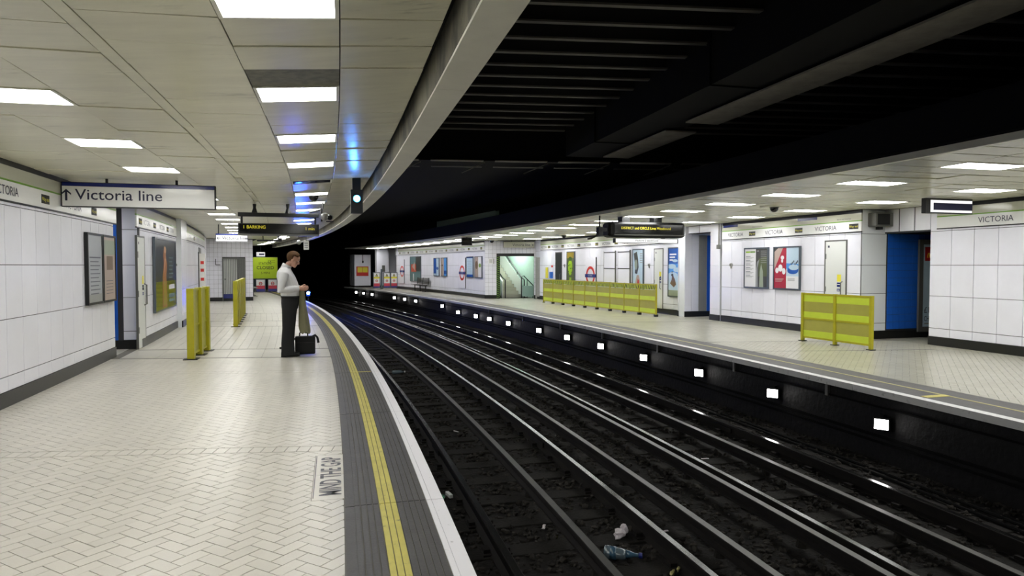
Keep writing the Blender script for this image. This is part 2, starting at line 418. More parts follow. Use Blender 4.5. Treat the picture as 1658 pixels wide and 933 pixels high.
for sa, sb, ds, dt, qa, qb in ((11, 15.5, 0.64, 0.6, 12.12, 13.32), (12, 21, 0.34, 0.17, 13.37, 18.35), (17, 23, 0.34, 0.34, 18.40, 20.1), (19, 28, 0.34, 0.17, 20.14, 23.4), (22, 33.5, 0.5, 0.34, 23.45, 40)):
    grid_tiles(far, sa, sb, -4.15, -0.66, ds, dt, 0.006 if dt > .5 else GAPW, qa, qb)
grid_tiles(far, 33.5, 49.0, -2.2, -0.66, 0.5, 0.34)
grid_tiles(far, 12.9, 14.7, -6.0, -4.32, 0.3, 0.3)
tag(far.build('straight_tile_field', floor_l), kind='stuff')
for q, h in ((12.095, .016), (13.345, .012), (18.375, .014), (20.12, .012), (23.42, .014)):
    jb = MB(); jb.mi('darkfill'); soldier(jb, q - h, q + h, -4.12, -0.66, -14.0, 1.0, 0.3, 0.0, 0.0009); jb.build('floor_joint', floor_l)
# tactile strips, slab by slab
SLABS = [-4.1 + 2.9 * k for k in range(0, 19)]
strips = [(-0.652, -0.592, 'rubber', 0.001, 'border_strip')] + [(-0.590 + 0.040 * k, -0.558 + 0.040 * k, 'rubber', 0.005, 'tactile_rib') for k in range(4)] \
    + [(-0.430 + 0.0385 * k, -0.397 + 0.0385 * k, 'yellow', 0.0055, 'yellow_rib') for k in range(3)] \
    + [(-0.314 + 0.0395 * k, -0.282 + 0.0395 * k, 'rubber', 0.005, 'tactile_rib') for k in range(5)] \
    + [(-0.114, -0.082, 'white', 0.004, 'white_edge_strip'), (-0.079, 0.0, 'white', 0.004, 'white_edge_stone')]
for a, b in zip(SLABS, SLABS[1:]):
    if a > 46: break
    for t0, t1, m, h, nm in strips:
        if b < 1.5 and nm != 'white_edge_stone': continue
        z0 = -0.07 if nm == 'white_edge_stone' else -0.02
        arc_obj(nm, a + 0.004, min(b, 49) - 0.004, t0, t1, z0, h, M[m], floor_l, 4)
arc_obj('tactile_bed', -7, 49, -0.655, -0.08, -0.06, -0.010, M['darkfill'], floor_l)
arc_obj('yellow_mark', 10.40, 10.47, -0.42, -0.13, 0.0, 0.0062, M['yellow'], floor_l, 1)
# MIND THE GAP: reads away from the camera, letter tops to the left
tx = MB().text('MIND THE GAP', 0, 0, 0.150, 0, 'letter', 'L', 1.0, 0.016)
xs = [v[0] for v in tx.v]; k = (5.84 - 4.87) / (max(xs) - min(xs))
tx.v = [tuple(W(4.87 + (v[0] - min(xs)) * k, -0.678 - v[2], 0.0016)) for v in tx.v]
o = tx.build('lettering', floor_l); o['label'] = 'dark grey MIND THE GAP lettering along the edge'
arc_obj('lettering_rule', 4.83, 5.90, -0.868, -0.862, -0.004, 0.0015, M['letter'], floor_l, 2)
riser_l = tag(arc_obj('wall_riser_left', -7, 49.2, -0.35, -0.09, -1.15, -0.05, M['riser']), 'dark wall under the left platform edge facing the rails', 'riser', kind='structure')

# right platform
fr = MB(); arc(fr, -7, 31.5, 6.20, 13.2, -0.30, -0.005, 'grout'); arc(fr, 31.5, 52, 6.20, 9.3, -0.30, -0.005, 'grout')
floor_r = tag(fr.build('floor_right'), 'pale tiled platform floor across the tracks on the right', 'floor', kind='structure')
rt = MB(); rt.mi('tile_r')
for qa, qb in ((2.0, 12.22), (12.26, 13.78)):
    for Q, whole, c, d in herring(qa, qb, 6.92, 11.02, 3.5, 12.5): tile_add(rt, Q)
grid_tiles(rt, 10.0, 11.9, 11.05, 12.9, 0.3, 0.3)
grid_tiles(rt, 9.5, 24.0, 6.92, 10.45, 0.34, 0.17, GAPW, 13.82, 18.88)
grid_tiles(rt, 14.0, 30.9, 6.92, 10.45, 0.34, 0.17, GAPW, 18.93, 50)
grid_tiles(rt, 30.95, 51.5, 6.7, 8.3, 0.5, 0.34)
grid_tiles(rt, 17.4, 18.5, 10.46, 11.5, 0.3, 0.3)
grid_tiles(rt, 30.95, 32.6, 8.3, 10.8, 0.34, 0.34)
tag(rt.build('floor_tile_field', floor_r), kind='stuff')
for q, h in ((12.24, .018), (13.80, .016), (18.905, .018)):
    jb = MB(); jb.mi('concrete'); soldier(jb, q - h, q + h, 6.92, 10.40, 1.0, 12.0, 0.3, 0.0, 0.0009); jb.build('floor_joint', floor_r)
for k in range(17):
    a = -2.0 + 3.2 * k; b = min(a + 3.2, 52)
    for t0, t1, m, h, nm in ((6.04, 6.17, 'edge_r', 0.004, 'white_edge_stone'), (6.175, 6.535, 'rubber', 0.002, 'tactile_slab'), (6.54, 6.59, 'yellow_r', 0.003, 'yellow_line'), (6.595, 6.905, 'rubber', 0.002, 'tactile_slab')):
        arc_obj(nm, a + 0.005, b - 0.005, t0, t1, -0.08 if nm == 'white_edge_stone' else -0.02, h, M[m], floor_r, 4)
arc_obj('yellow_mark', 6.62, 6.72, 6.22, 6.58, 0.0, 0.006, M['yellow'], floor_r, 1)
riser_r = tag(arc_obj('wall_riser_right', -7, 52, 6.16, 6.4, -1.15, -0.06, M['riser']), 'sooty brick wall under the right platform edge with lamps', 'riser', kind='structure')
for s in (8.15, 10.35, 13.0, 15.7, 18.4, 21.5, 25.0):     # pale drip brackets under the edge
    arc_obj('edge_bracket', s, s + 0.05, 6.12, 6.17, -0.26, -0.07, M['greymetal'], riser_r, 1)
for z, th in ((-0.62, .02), (-0.70, .016), (-0.24, .012)):
    arc_obj('cable', -5, 50, 6.155 - th, 6.162, z - th, z + th, M['cable'], riser_r, 50)

# ================================================================== SETTING: ceilings
def ceiling(name, label, s0, s1, t0, t1, zc):
    return tag(arc_obj(name, s0, s1, t0, t1, zc + 0.02, zc + 0.10, M['gap']), label, 'ceiling', kind='structure')
CAMBER = [(-6.2, 2.81), (-4.32, 2.81), (-3.20, 2.815), (-2.59, 2.822), (-1.905, 2.826), (-1.25, 2.842), (-0.665, 2.888), (-0.118, 2.926)]
def cz(t): return float(np.interp(t, [c[0] for c in CAMBER], [c[1] for c in CAMBER]))
cl = MB(); prof(cl, -7, 46, [(t, z + .02) for t, z in CAMBER] + [(t, z + .10) for t, z in CAMBER[::-1]], ['gap'] * 16, 53)
ceil_l = tag(cl.build('ceiling_left'), 'beige panelled ceiling hanging low over the left platform', 'ceiling', kind='structure')
ceil_r = ceiling('ceiling_right', 'beige panelled ceiling hanging low over the right platform', -7, 31.2, 5.65, 13.2, CEIL_R)
arc_obj('far_backing', 31.2, 50, 5.65, 8.6, CEIL_R + 0.02, CEIL_R + 0.10, M['gap'], ceil_r)
PCACHE = {}
def ceil_panels(parent, rows, zf, s_a, s_b, s_end, m):
    """rows: (t0, t1, pitch, light cells); panels in s_a..s_b are single objects, the others joined"""
    joined = MB(); joined.mi(m)
    for t0, t1, pitch, lights, send in rows:
        w = t1 - t0; tc = (t0 + t1) / 2; za, zb = zf(t0), zf(t1); zc = (za + zb) / 2; tilt = -math.atan2(zb - za, w)
        k0 = int((-6 - lights[0]) / pitch); s = lights[0] + k0 * pitch
        while s < min(s_end, send):
            if any(abs(s - l) < pitch * 0.4 for l in lights[1:]): s += pitch; continue
            mm = 'ceil_dirty' if (m == 'ceil' and abs(s - 4.625) < 0.1 and -1.3 < tc < -0.6) else m
            key = (round(w, 3), round(pitch, 3), mm)
            if s_a <= s <= s_b:
                if key not in PCACHE:
                    PCACHE[key] = MB().bbox(-w / 2, w / 2, -pitch / 2 + .004, pitch / 2 - .004, 0, 0.016, 0.003, mm).mesh('ceiling_panel')
                sag = 0.0 if random.random() < 0.8 else random.uniform(-0.008, 0)
                o = link('ceiling_panel', PCACHE[key], parent, W(s + pitch / 2, tc, zc + sag), ang(s + pitch / 2))
                o.rotation_euler = (random.gauss(0, .006), tilt + random.gauss(0, .003), o.rotation_euler[2])
            else:
                prof(joined, s + .004, s + pitch - .004, [(t0, za), (t1, zb), (t1, zb + .016), (t0, za + .016)], [None] * 4, 1)
            s += pitch
    tag(joined.build('distant_ceiling_panels', parent), kind='stuff')
ROWA = [3.26 + 1.82 * k for k in range(-4, 23)]
ROWE = [7.40 + 1.98 * k for k in range(-6, 13)]
rows_l = [(-0.66, -0.118, 0.455, [3.26], 46), (-1.25, -0.665, 0.455, [3.26] + ROWA, 46), (-1.905, -1.255, 0.455, [3.26], 46), (-1.995, -1.912, 1.82, [3.0], 46),
          (-2.585, -2.0, 0.495, [7.40], 33.5), (-3.20, -2.59, 0.495, [7.40] + ROWE, 33.5), (-4.32, -3.205, 0.495, [7.40], 33.5), (-6.1, -5.41, 0.495, [7.40], 15), (-4.79, -4.33, 0.495, [7.40], 15)]
ceil_panels(ceil_l, rows_l, cz, 2.2, 17.0, 46, 'ceil')
ROW1 = [8.13 + 1.72 * k for k in range(-7, 24)]
ROW2 = [10.40 + 2.0 * k for k in range(-7, 10)]
rows_r = [(5.67, 6.52, 0.43, [8.13], 50), (6.53, 7.50, 0.43, [8.13] + ROW1, 50), (7.51, 8.28, 0.43, [8.13], 50), (8.29, 9.12, 0.43, [8.13], 31), (9.13, 9.98, 0.50, [10.40] + ROW2, 31), (9.99, 11.0, 0.50, [10.40], 31), (11.01, 13.0, 0.5, [10.4], 19)]
ceil_panels(ceil_r, rows_r, lambda t: CEIL_R, 4.6, 20.0, 50, 'ceil_r')
LCACHE = {}
def light_panel(name, label, s, pitch, t0, t1, zc, glow, group, lit=True):
    w = t1 - t0
    za, zb = (cz(t0), cz(t1)) if t1 < 0 else (zc, zc)
    t = thing(name, label, 'light', s + pitch / 2, (t0 + t1) / 2, (za + zb) / 2, 'cam', group); t.rotation_euler[1] = -math.atan2(zb - za, w)
    key = (round(w, 3), round(pitch, 3), glow, lit)
    if key not in LCACHE:
        h, f = pitch / 2 - .004, 0.022
        fr = MB(); fr.box(-w / 2, w / 2, -h, -h + f, -0.006, 0.018, 'beam').box(-w / 2, w / 2, h - f, h, -0.006, 0.018, 'beam')
        fr.box(-w / 2, -w / 2 + f, -h + f, h - f, -0.006, 0.018, 'beam').box(w / 2 - f, w / 2, -h + f, h - f, -0.006, 0.018, 'beam')
        df = MB().box(-w / 2 + f, w / 2 - f, -h + f, h - f, 0.0, 0.012, glow if lit else 'blackgloss')
        LCACHE[key] = (fr.mesh('frame'), df.mesh('diffuser'))
    link('frame', LCACHE[key][0], t); link('diffuser', LCACHE[key][1], t)
    return t
i = 0
for s in ROWA:
    if s > 45: continue
    if abs(s - 10.54) < 0.1:
        light_panel('ceiling_light', 'unlit dark ceiling light panel near the blue signal', s, 0.455, -1.25, -0.665, CEIL_Z, 'light_l', 'left ceiling lights along the platform edge', False); continue
    if s < 2.5: light_panel('ceiling_light', ORD[ROWA.index(s)] + ' lit panel behind the camera above the left platform edge', s, 0.455, -1.25, -0.665, CEIL_Z, 'light_l', 'left ceiling lights behind the camera'); continue
    light_panel('ceiling_light', ORD[i] + ' lit square from the foreground in the left ceiling row by the beam', s, 0.455, -1.25, -0.665, CEIL_Z, 'light_l', 'left ceiling lights along the platform edge'); i += 1
i = 0
for s in ROWE:
    if s > 33: continue
    if s < 4.5: light_panel('ceiling_light', ORD[ROWE.index(s)] + ' lit panel behind the camera above the left wall side', s, 0.495, -3.20, -2.59, CEIL_Z, 'light_l', 'left ceiling lights behind the camera'); continue
    light_panel('ceiling_light', ORD[i] + ' lit square from the foreground in the ceiling row nearest the left wall', s, 0.495, -3.20, -2.59, CEIL_Z, 'light_l', 'left ceiling lights along the wall'); i += 1
i = 0
for s in ROW1:
    if s > 48.5: continue
    if s < 4.5: light_panel('ceiling_light', ORD[ROW1.index(s)] + ' lit panel out of view above the right platform edge', s, 0.43, 6.53, 7.50, CEIL_R, 'light_r', 'right ceiling lights out of view'); continue
    light_panel('ceiling_light', ORD[i] + ' lit panel from the right in the row along the right platform edge', s, 0.43, 6.53, 7.50, CEIL_R, 'light_r', 'right ceiling lights along the edge'); i += 1
i = 0
for s in ROW2:
    if s > 28.5: continue
    if s < 5.5: light_panel('ceiling_light', ORD[ROW2.index(s)] + ' lit panel out of view near the right wall', s, 0.5, 9.13, 9.98, CEIL_R, 'light_r', 'right ceiling lights out of view'); continue
    light_panel('ceiling_light', ORD[i] + ' lit panel from the right in the row close to the right wall', s, 0.5, 9.13, 9.98, CEIL_R, 'light_r', 'right ceiling lights along the wall'); i += 1
light_panel('ceiling_light', 'added unseen lit panel in the ceiling of the blue left recess', 13.35, 0.495, -5.4, -4.8, 2.81, 'light_l', None)  # added out of sight to brighten the recess and the column face
# canopy beam on the left, edge lip on the right
beam = tag(arc_obj('trim_1', -7, 46, -0.02, 0.12, 2.76, 3.3, M['gap']), 'curved beige beam along the outer edge of the left ceiling', 'beam', kind='structure')
SEG = [-6 + 2.6 * k for k in range(21)]
for a, b in zip(SEG, SEG[1:]):
    if a < 46: arc_obj('beam_casing', a + .003, min(b, 46) - .003, -0.068, 0.132, 2.734, 3.2, M['beam'], beam, 4); arc_obj('beam_side', a + .003, min(b, 46) - .003, -0.0705, -0.068, 2.752, 3.0, M['beamdirt'], beam, 4)
lip = tag(arc_obj('trim_2', -7, 50, 5.57, 5.635, 2.800, 2.875, M['beam'], None, 60), 'thin pale lip along the outer edge of the right ceiling', 'trim', kind='structure')
upper_r = tag(arc_obj('wall_upper_right', -7, 80, 5.70, 5.95, 2.86, 3.38, M['girder']), 'black fascia above the right platform ceiling', 'wall', kind='structure')
upper_l = tag(arc_obj('wall_upper_left', -7, 80, -0.1, 0.10, 3.0, 5.2, M['girder']), 'black fascia above the left canopy beam', 'wall', kind='structure')
# roof over the tracks: deck, joists, a long girder and a cross girder
deck = tag(MB().box(-45, 16, -12, 95, 5.0, 5.2, 'roof').build('ceiling_tracks'), 'black steel roof with joists high over the tracks', 'ceiling', kind='structure')
JA = math.radians(5.9); JD = Vector((math.cos(JA), math.sin(JA), 0))
def girder_x(y): return 4.14 - 0.246 * (y - 6.51)      # right side of the long girder at its foot
def joist_mesh(ln):
    mb = MB(); mb.box(0, ln, -0.04, 0.04, 4.50, 4.525, 'joist'); mb.box(0, ln, -0.012, 0.012, 4.525, 5.0, 'roof')
    return mb.mesh('roof_joist')
for k in range(-16, 13):
    y0 = 7.58 + 0.59 * k
    xa = -0.30 if y0 > 0 else 0.6
    xg = girder_x(y0 + 0.3) - 0.90
    xs0 = W(*ST(0, y0)[:1], 0.1).x if y0 > 0 else 0.2
    xs0 = -0.246 * y0 * 0.95 + 0.15
    if xg - xs0 > 0.5: link('roof_joist', joist_mesh(xg - xs0), deck, (xs0, y0 + xs0 * math.tan(JA), 0), JA)
    xr = girder_x(y0 + 0.4) + 0.36
    link('roof_joist', joist_mesh(9.0), deck, (xr, y0 + xr * math.tan(JA), 0), JA)
gd = tag(link('roof_girder', None, None, (girder_x(-6), -6, 0), math.atan(0.246)), 'long black girder running along the roof between the tracks', 'girder', kind='structure')
MB().box(-0.92, 0.10, 0, 21.6, 3.96, 5.0, 'girder').build('web', gd)
MB().box(-0.22, 0.36, 0, 17.6, 3.90, 3.925, 'flange').box(-0.22, 0.36, 18.3, 21.2, 3.90, 3.925, 'flange').build('bottom_flange', gd)
for q in range(5): MB().box(-0.95, 0.12, 3.0 + 4.2 * q, 3.08 + 4.2 * q, 3.94, 4.9, 'girder').build('stiffener', gd)
cg = tag(link('cross_girder', None, None, (-3.4, 15.2 - 3.4 * math.tan(JA), 0), JA), 'black cross girder spanning the roof with lit-toned bottom edges', 'girder', kind='structure')
MB().box(0, 10.2, 0.05, 0.3, 3.93, 5.0, 'girder').build('web', cg)
for q in range(7):
    MB().box(0.2 + 1.42 * q, 1.36 + 1.42 * q, -0.10, 0.05, 3.905, 3.925, 'flange').build('bottom_flange', cg)
    MB().box(0.2 + 1.42 * q, 1.36 + 1.42 * q, 0.5, 0.62, 3.86, 3.875, 'joist').build('rear_flange', cg)
    MB().tube([(1.42 * q + 1.4, 0.1, 3.9), (1.42 * q + 0.9, 0.5, 3.72)], 0.012, 6, 'joist').build('bracket', cg)
tag(MB().box(-45, 8, 16.0, 94, 4.3, 5.0, 'girder').build('ceiling_tunnel'), 'black roof of the dark stretch beyond the cross girder', 'ceiling', kind='structure')
tw = MB(); arc(tw, 49.3, 85, -1.6, -0.5, -1.2, 5.0, 'girder'); arc(tw, 52.2, 85, 6.5, 8.0, -1.2, 5.0, 'girder'); arc(tw, 84, 85, -1, 7, -1.2, 5.0, 'girder')
tag(tw.build('wall_tunnel'), 'black tunnel mouth beyond the far platform ends', 'tunnel', kind='structure')

# ================================================================== SETTING: walls
COURSES = [(0.175, 0.335), (0.345, 0.985), (0.993, 1.605), (1.613, 2.285), (2.293, 2.81)]
WCACHE = {}
def panel_at(parent, loc, rz, w, z0, z1, m, d=0.014, name='wall_panel', ch=0.003):
    key = (round(w, 3), round(z1 - z0, 3), m, d)
    if key not in WCACHE: WCACHE[key] = MB().bbox(-w / 2, w / 2, -d, 0.004, 0, z1 - z0, ch, m).mesh(name)
    return link(name, WCACHE[key], parent, (loc[0], loc[1], z0), rz)
def wall(name, label, t, face, s0, s1, pitch=0.452, m='panel', thick=0.3, courses=COURSES, vis0=None, top=2.83, core='joint'):
    sg = 1 if face == 'right' else -1
    st = tag(arc_obj(name, s0, s1, min(t, t + sg * thick), max(t, t + sg * thick), -0.02, top, M[core]), label, 'wall', kind='structure')
    a0 = s0 if vis0 is None else vis0
    n = max(1, round((s1 - a0) / pitch)); p = (s1 - a0) / n
    for k in range(n):
        s = a0 + p * (k + 0.5); wloc = p * (R0 + t) / R0 - 0.009
        for z0, z1 in courses: panel_at(st, W(s, t, 0), face_rz(s, face), wloc, z0, z1, m)
    arc_obj('baseboard', a0, s1, min(t, t - sg * 0.03), max(t, t - sg * 0.03), -0.002, 0.17, M['base'], st)
    return st
def face_wall(name, label, s, t0, t1, pieces, thick=0.15, top=2.83, base=True, parent=None, core='joint'):
    """wall across the platform, seen by the camera; pieces: (t0, t1, material, pitch, courses)"""
    st = link(name, MB().box(t0, t1, 0.0, thick, -0.02, top, core).mesh(name), parent, W(s, 0, 0) , ang(s))
    if not parent: tag(st, label, 'wall', kind='structure')
    for a, b, m, pitch, cs in pieces:
        n = max(1, round((b - a) / pitch)); p = (b - a) / n
        for k in range(n):
            for z0, z1 in cs: panel_at(st, (a + p * (k + .5), 0), 0, p - 0.005, z0, z1, m)
    if base: MB().box(t0, t1, -0.03, 0, -0.002, 0.17, 'base').build('baseboard', st)
    return st
def tcs(h, z0=0.17, z1=2.8): 
    n = round((z1 - z0) / h); return [(z0 + (z1 - z0) * k / n, z0 + (z1 - z0) * (k + 1) / n - 0.005) for k in range(n)]
wall('wall_left_near', 'white enamel panel wall on the left beside the two poster frames', -4.30, 'left', -6, 13.5, vis0=6.75)
face_wall('wall_left_return', 'white, grey and blue end wall of the recess beyond the left poster frames', 14.7, -6.0, -4.15,
          [(-4.41, -4.15, 'panel', 0.3, COURSES), (-6.0, -4.50, 'blue', 0.5, [(0.17, 2.8)])], thick=0.15)
wall('wall_left_recess', 'blue back wall inside the left recess', -6.0, 'left', 12.4, 14.7, m='blue')
wall('wall_left_middle', 'white enamel panel wall around the large dark film poster', -4.15, 'left', 14.85, 19.5)
wall('wall_left_pilaster', 'shallow white pilaster past the large film poster', -4.03, 'left', 19.5, 20.7, 0.4, thick=0.4, core='panel_g')
wall('wall_left_far', 'receding white panel wall towards the steel gate', -4.15, 'left', 20.7, 33.6)
TC = tcs(0.2)
blk = face_wall('wall_left_end', 'white tiled end wall holding the steel gate', 33.6, -4.2, -2.21,
          [(-4.2, -3.5, 'panel', 0.2, TC), (-2.53, -2.21, 'panel', 0.16, TC), (-3.5, -2.53, 'panel', 0.2, [c for c in TC if c[0] > 1.95])], thick=0.2)
tag(arc_obj('wall_left_side', 33.8, 49.2, -2.9, -2.21, -0.02, 2.83, M['panel']), 'plain white side wall behind the steel gate', 'wall', kind='structure')
# right side
wall('wall_right_near', 'white enamel panel wall at the right edge beyond the blue passage', 11.07, 'right', -6, 10.9, vis0=6.85)
face_wall('wall_right_return', 'grey and blue end wall of the passage behind the short barrier', 12.0, 10.45, 13.2,
          [(10.46, 11.12, 'panel_g', 0.66, COURSES), (11.16, 13.2, 'blue', 0.17, [(0.20 + 0.1615 * q, 0.20 + 0.1615 * (q + 1) - 0.005) for q in range(13)])], thick=0.25)
tag(arc_obj('wall_right_lintel', 10.9, 12.0, 11.07, 11.3, 2.30, 2.83, M['joint']), 'pale tiled lintel over the blue passage', 'wall', kind='structure')
for k in range(3): panel_at(bpy.data.objects['wall_right_lintel'], W(11.08 + .365 * k, 11.07), face_rz(11.1, 'right'), 0.36, 2.33, 2.81, 'panel')
wall('wall_right_middle', 'white enamel panel wall with two poster frames and a grey door', 10.45, 'right', 12.0, 16.8, 0.436)
wall('wall_right_pilaster', 'white pilaster left of the two poster frames', 10.43, 'right', 16.85, 17.30, 0.45, thick=0.8, core='panel_g')
tag(arc_obj('wall_right_recess', 17.3, 18.45, 11.5, 11.8, -0.02, 2.83, M['blue']), 'blue back of the narrow recess between white pilasters', 'wall', kind='structure')
hd = tag(arc_obj('wall_right_header', 17.3, 18.45, 10.46, 10.8, 2.58, 2.83, M['joint']), 'white header over the narrow blue recess', 'wall', kind='structure')
for k in range(2): panel_at(hd, W(17.59 + .575 * k, 10.46), face_rz(18, 'right'), 0.57, 2.60, 2.81, 'panel')
face_wall('wall_right_recess_end', 'grey and blue end of the narrow recess between white pilasters', 18.45, 10.33, 11.8,
          [(10.34, 10.58, 'panel', 0.3, COURSES), (10.585, 10.83, 'panel', 0.3, COURSES), (10.84, 11.13, 'recessgrey', 0.4, [(0.0, 2.55)]), (11.14, 11.8, 'blue', 0.7, [(0.17, 2.55)])], thick=0.3, core='panel_g')
wall('wall_right_pier', 'narrow white pier beside the blue bird poster', 10.33, 'right', 18.75, 18.79, 0.4, thick=0.3, core='panel_g')
wall('wall_right_long', 'long white panel wall behind the long barrier', 10.45, 'right', 18.76, 30.2, 0.44)
wall('wall_right_far', 'far white panel wall with benches and roundels', 8.30, 'right', 31.25, 46.6, 0.45)
# stairway entrance wall, square to the view
ew = tag(link('wall_entrance', MB().box(-1.31, -0.58, 0, 0.3, -0.02, 2.83, 'joint').box(1.07, 1.50, 0, 0.3, -0.02, 2.83, 'joint').box(-0.58, 1.07, 0, 0.3, 2.06, 2.83, 'joint').mesh('wall_entrance'), None, (0, 33, 0), 0),
         'white tiled wall framing the bright stairway entrance', 'wall', kind='structure')
for a, b, cs in ((-1.31, -0.75, TC), (1.07, 1.50, TC), (-0.75, 1.07, [c for c in TC if c[0] > 2.0])):
    n = max(1, round((b - a) / 0.19)); p = (b - a) / n
    for k in range(n):
        for z0, z1 in cs: panel_at(ew, (a + p * (k + .5), 0), 0, p - 0.005, z0, z1, 'panel')
MB().box(-1.33, -0.75, -0.03, 0, 0, .17, 'base').box(1.07, 1.52, -.03, 0, 0, .17, 'base').build('baseboard', ew)
ck = MB().box(-0.75, -0.58, -0.02, 0, 0, 2.05, 'black')
for q in range(22): ck.add([(-0.745, -0.021, 0.03 + .092 * q), (-0.585, -0.021, 0.09 + .092 * q), (-0.585, -0.021, 0.112 + .092 * q), (-0.745, -0.021, 0.052 + .092 * q)], [(0, 1, 2, 3)], 'green')
ck.build('hazard_strip', ew)

# ================================================================== SETTING: trackbed and rails
bed = MB(); bed.mi('ballast')
rng = np.random.default_rng(3)
ns, ntt = 300, 46
vs, fs = [], []
for i in range(ns + 1):
    s = -3 + 58 * (i / ns) ** 1.25
    for j in range(ntt + 1):
        t = -0.30 + 6.7 * j / ntt
        h = -0.985 + 0.030 * rng.random() + 0.05 * math.exp(-((t - 2.88) / 0.35) ** 2) + 0.04 * math.exp(-((t - 5.9) / 0.3) ** 2)
        vs.append(W(s, t, h))
for i in range(ns):
    for j in range(ntt): a = i * (ntt + 1) + j; fs.append((a, a + 1, a + ntt + 2, a + ntt + 1))
bed.add(vs, fs)
bed_o = tag(bed.build('floor_trackbed'), 'dark ballast bed between the two platforms', 'trackbed', kind='structure')
arc_obj('bed_base', -7, 84, -0.4, 6.6, -1.3, -1.03, M['ballast'], bed_o)
ico = [(0, 0, 1), (.894, 0, .447), (.276, .851, .447), (-.724, .526, .447), (-.724, -.526, .447), (.276, -.851, .447), (.724, .526, -.447), (-.276, .851, -.447), (-.894, 0, -.447), (-.276, -.851, -.447), (.724, -.526, -.447), (0, 0, -1)]
icf = [(0, 1, 2), (0, 2, 3), (0, 3, 4), (0, 4, 5), (0, 5, 1), (1, 6, 2), (2, 7, 3), (3, 8, 4), (4, 9, 5), (5, 10, 1), (6, 7, 2), (7, 8, 3), (8, 9, 4), (9, 10, 5), (10, 6, 1), (11, 7, 6), (11, 8, 7), (11, 9, 8), (11, 10, 9), (11, 6, 10)]
st_mb = MB(); st_mb.mi('stone')
V0 = np.array(ico)
for q in range(13000):
    s = 3.6 + 15 * rng.random() ** 1.7; t = rng.uniform(0.05, 6.1)
    if abs((s - 3.2 + .33) % .66 - .33) < .115 and (0.1 < t < 2.6 or 3.2 < t < 5.64) and rng.random() < .93: continue
    r = rng.uniform(0.013, 0.032); zb = -0.966 + 0.05 * math.exp(-((t - 2.88) / 0.35) ** 2) + 0.04 * math.exp(-((t - 5.9) / 0.3) ** 2)
    V = V0 * r * rng.uniform(0.6, 1.3, (12, 1)) * np.array([rng.uniform(.8, 1.4), rng.uniform(.7, 1.2), rng.uniform(.6, 1)])
    p = np.array(W(s, t, zb + r * 0.35)); st_mb.add((V + p).tolist(), icf)
tag(st_mb.build('ballast_stones', bed_o), kind='stuff')
# tracks: running rails, conductor rails, sleepers
def track(label, run, mid, outer, s_lo, s_hi, sl0, sl1, pit):
    tr = tag(link('railway_track', None, None, W(20, mid, -0.9)), label, 'track')
    off = -W(20, mid, -0.9)
    def put(name, mb):
        mb.v = [tuple(Vector(v) + off) for v in mb.v]; return mb.build(name, tr)
    for t in run:
        p = [(t - .066, -.955), (t + .066, -.955), (t + .066, -.943), (t + .010, -.925), (t + .010, -.848), (t + .035, -.84), (t + .036, -.806), (t + .028, -.80), (t - .028, -.80), (t - .036, -.806), (t - .035, -.84), (t - .010, -.848), (t - .010, -.925), (t - .066, -.943)]
        o = put('running_rail', prof(MB(), s_lo, s_hi, p, ['rust'] * 7 + ['railtop'] + ['rust'] * 6, 90))
    for t, zt, nm in ((mid, -.765, 'centre_conductor_rail'), (outer, -.725, 'outer_conductor_rail')):
        p = [(t - .06, zt - .12), (t + .06, zt - .12), (t + .06, zt - .10), (t + .012, zt - .085), (t + .012, zt - .055), (t + .041, zt - .045), (t + .041, zt - .006), (t + .034, zt), (t - .034, zt), (t - .041, zt - .006), (t - .041, zt - .045), (t - .012, zt - .055), (t - .012, zt - .085), (t - .06, zt - .10)]
        put(nm, prof(MB(), s_lo, s_hi, p, ['rust'] * 7 + ['contop'] + ['rust'] * 6, 90))
    sme = MB().bbox(sl0 - mid, sl1 - mid, -0.125, 0.125, -0.10, 0.0, 0.012, 'sleeper').mesh('sleeper')
    ins = MB().tube([(0, 0, -.07), (0, 0, .0)], [.06, .045], 10, 'sleeper').mesh('insulator')
    chair = MB().box(-.13, .13, -.09, .09, 0, .018, 'rust').box(-.12, -.06, -.05, .05, .018, .05, 'rust').box(.06, .12, -.05, .05, .018, .05, 'rust').mesh('rail_chair')
    s = 3.2; q = 0
    while s < pit:
        o = link('sleeper', sme, tr, W(s, mid, -0.953 + random.uniform(-.004, .004)) + off, ang(s) + random.uniform(-.01, .01))
        if s < 20:
            for t in run: link('rail_chair', chair, tr, W(s, t, -0.955) + off, ang(s))
        if q % 3 == 0 and s < 20:
            for t, zt in ((mid, -.885), (outer, -.845)): link('insulator', ins, tr, W(s, t, zt) + off, ang(s))
        s += 0.66; q += 1
    # fishplates at a rail joint
    for t in run:
        for s in (8.9, 27.2):
            put('fishplate', arc(MB(), s, s + .5, t - .034, t - .012, -.92, -.855, 'rust', 2))
    return tr
track('near railway track beside the left platform with four rails on sleepers', (0.66, 2.12), 1.37, 2.50, -3, 60, 0.08, 2.62, 42)
track('far railway track beside the right platform with four rails on sleepers', (3.63, 5.09), 4.38, 3.32, -3, 60, 3.16, 5.66, 42)
cb = MB()
for k, (t, z) in enumerate([(5.62, -.93), (5.72, -.92), (5.80, -.94)]):
    cb.tube([W(2 + 1.2 * i, t + 0.03 * math.sin(i * 1.7 + k), z + 0.01 * math.sin(i * 2.3 + k)) for i in range(36)], 0.018, 6, 'cable')
tag(cb.build('trackside_cable'), 'bundle of black cables lying below the right platform', 'cable')

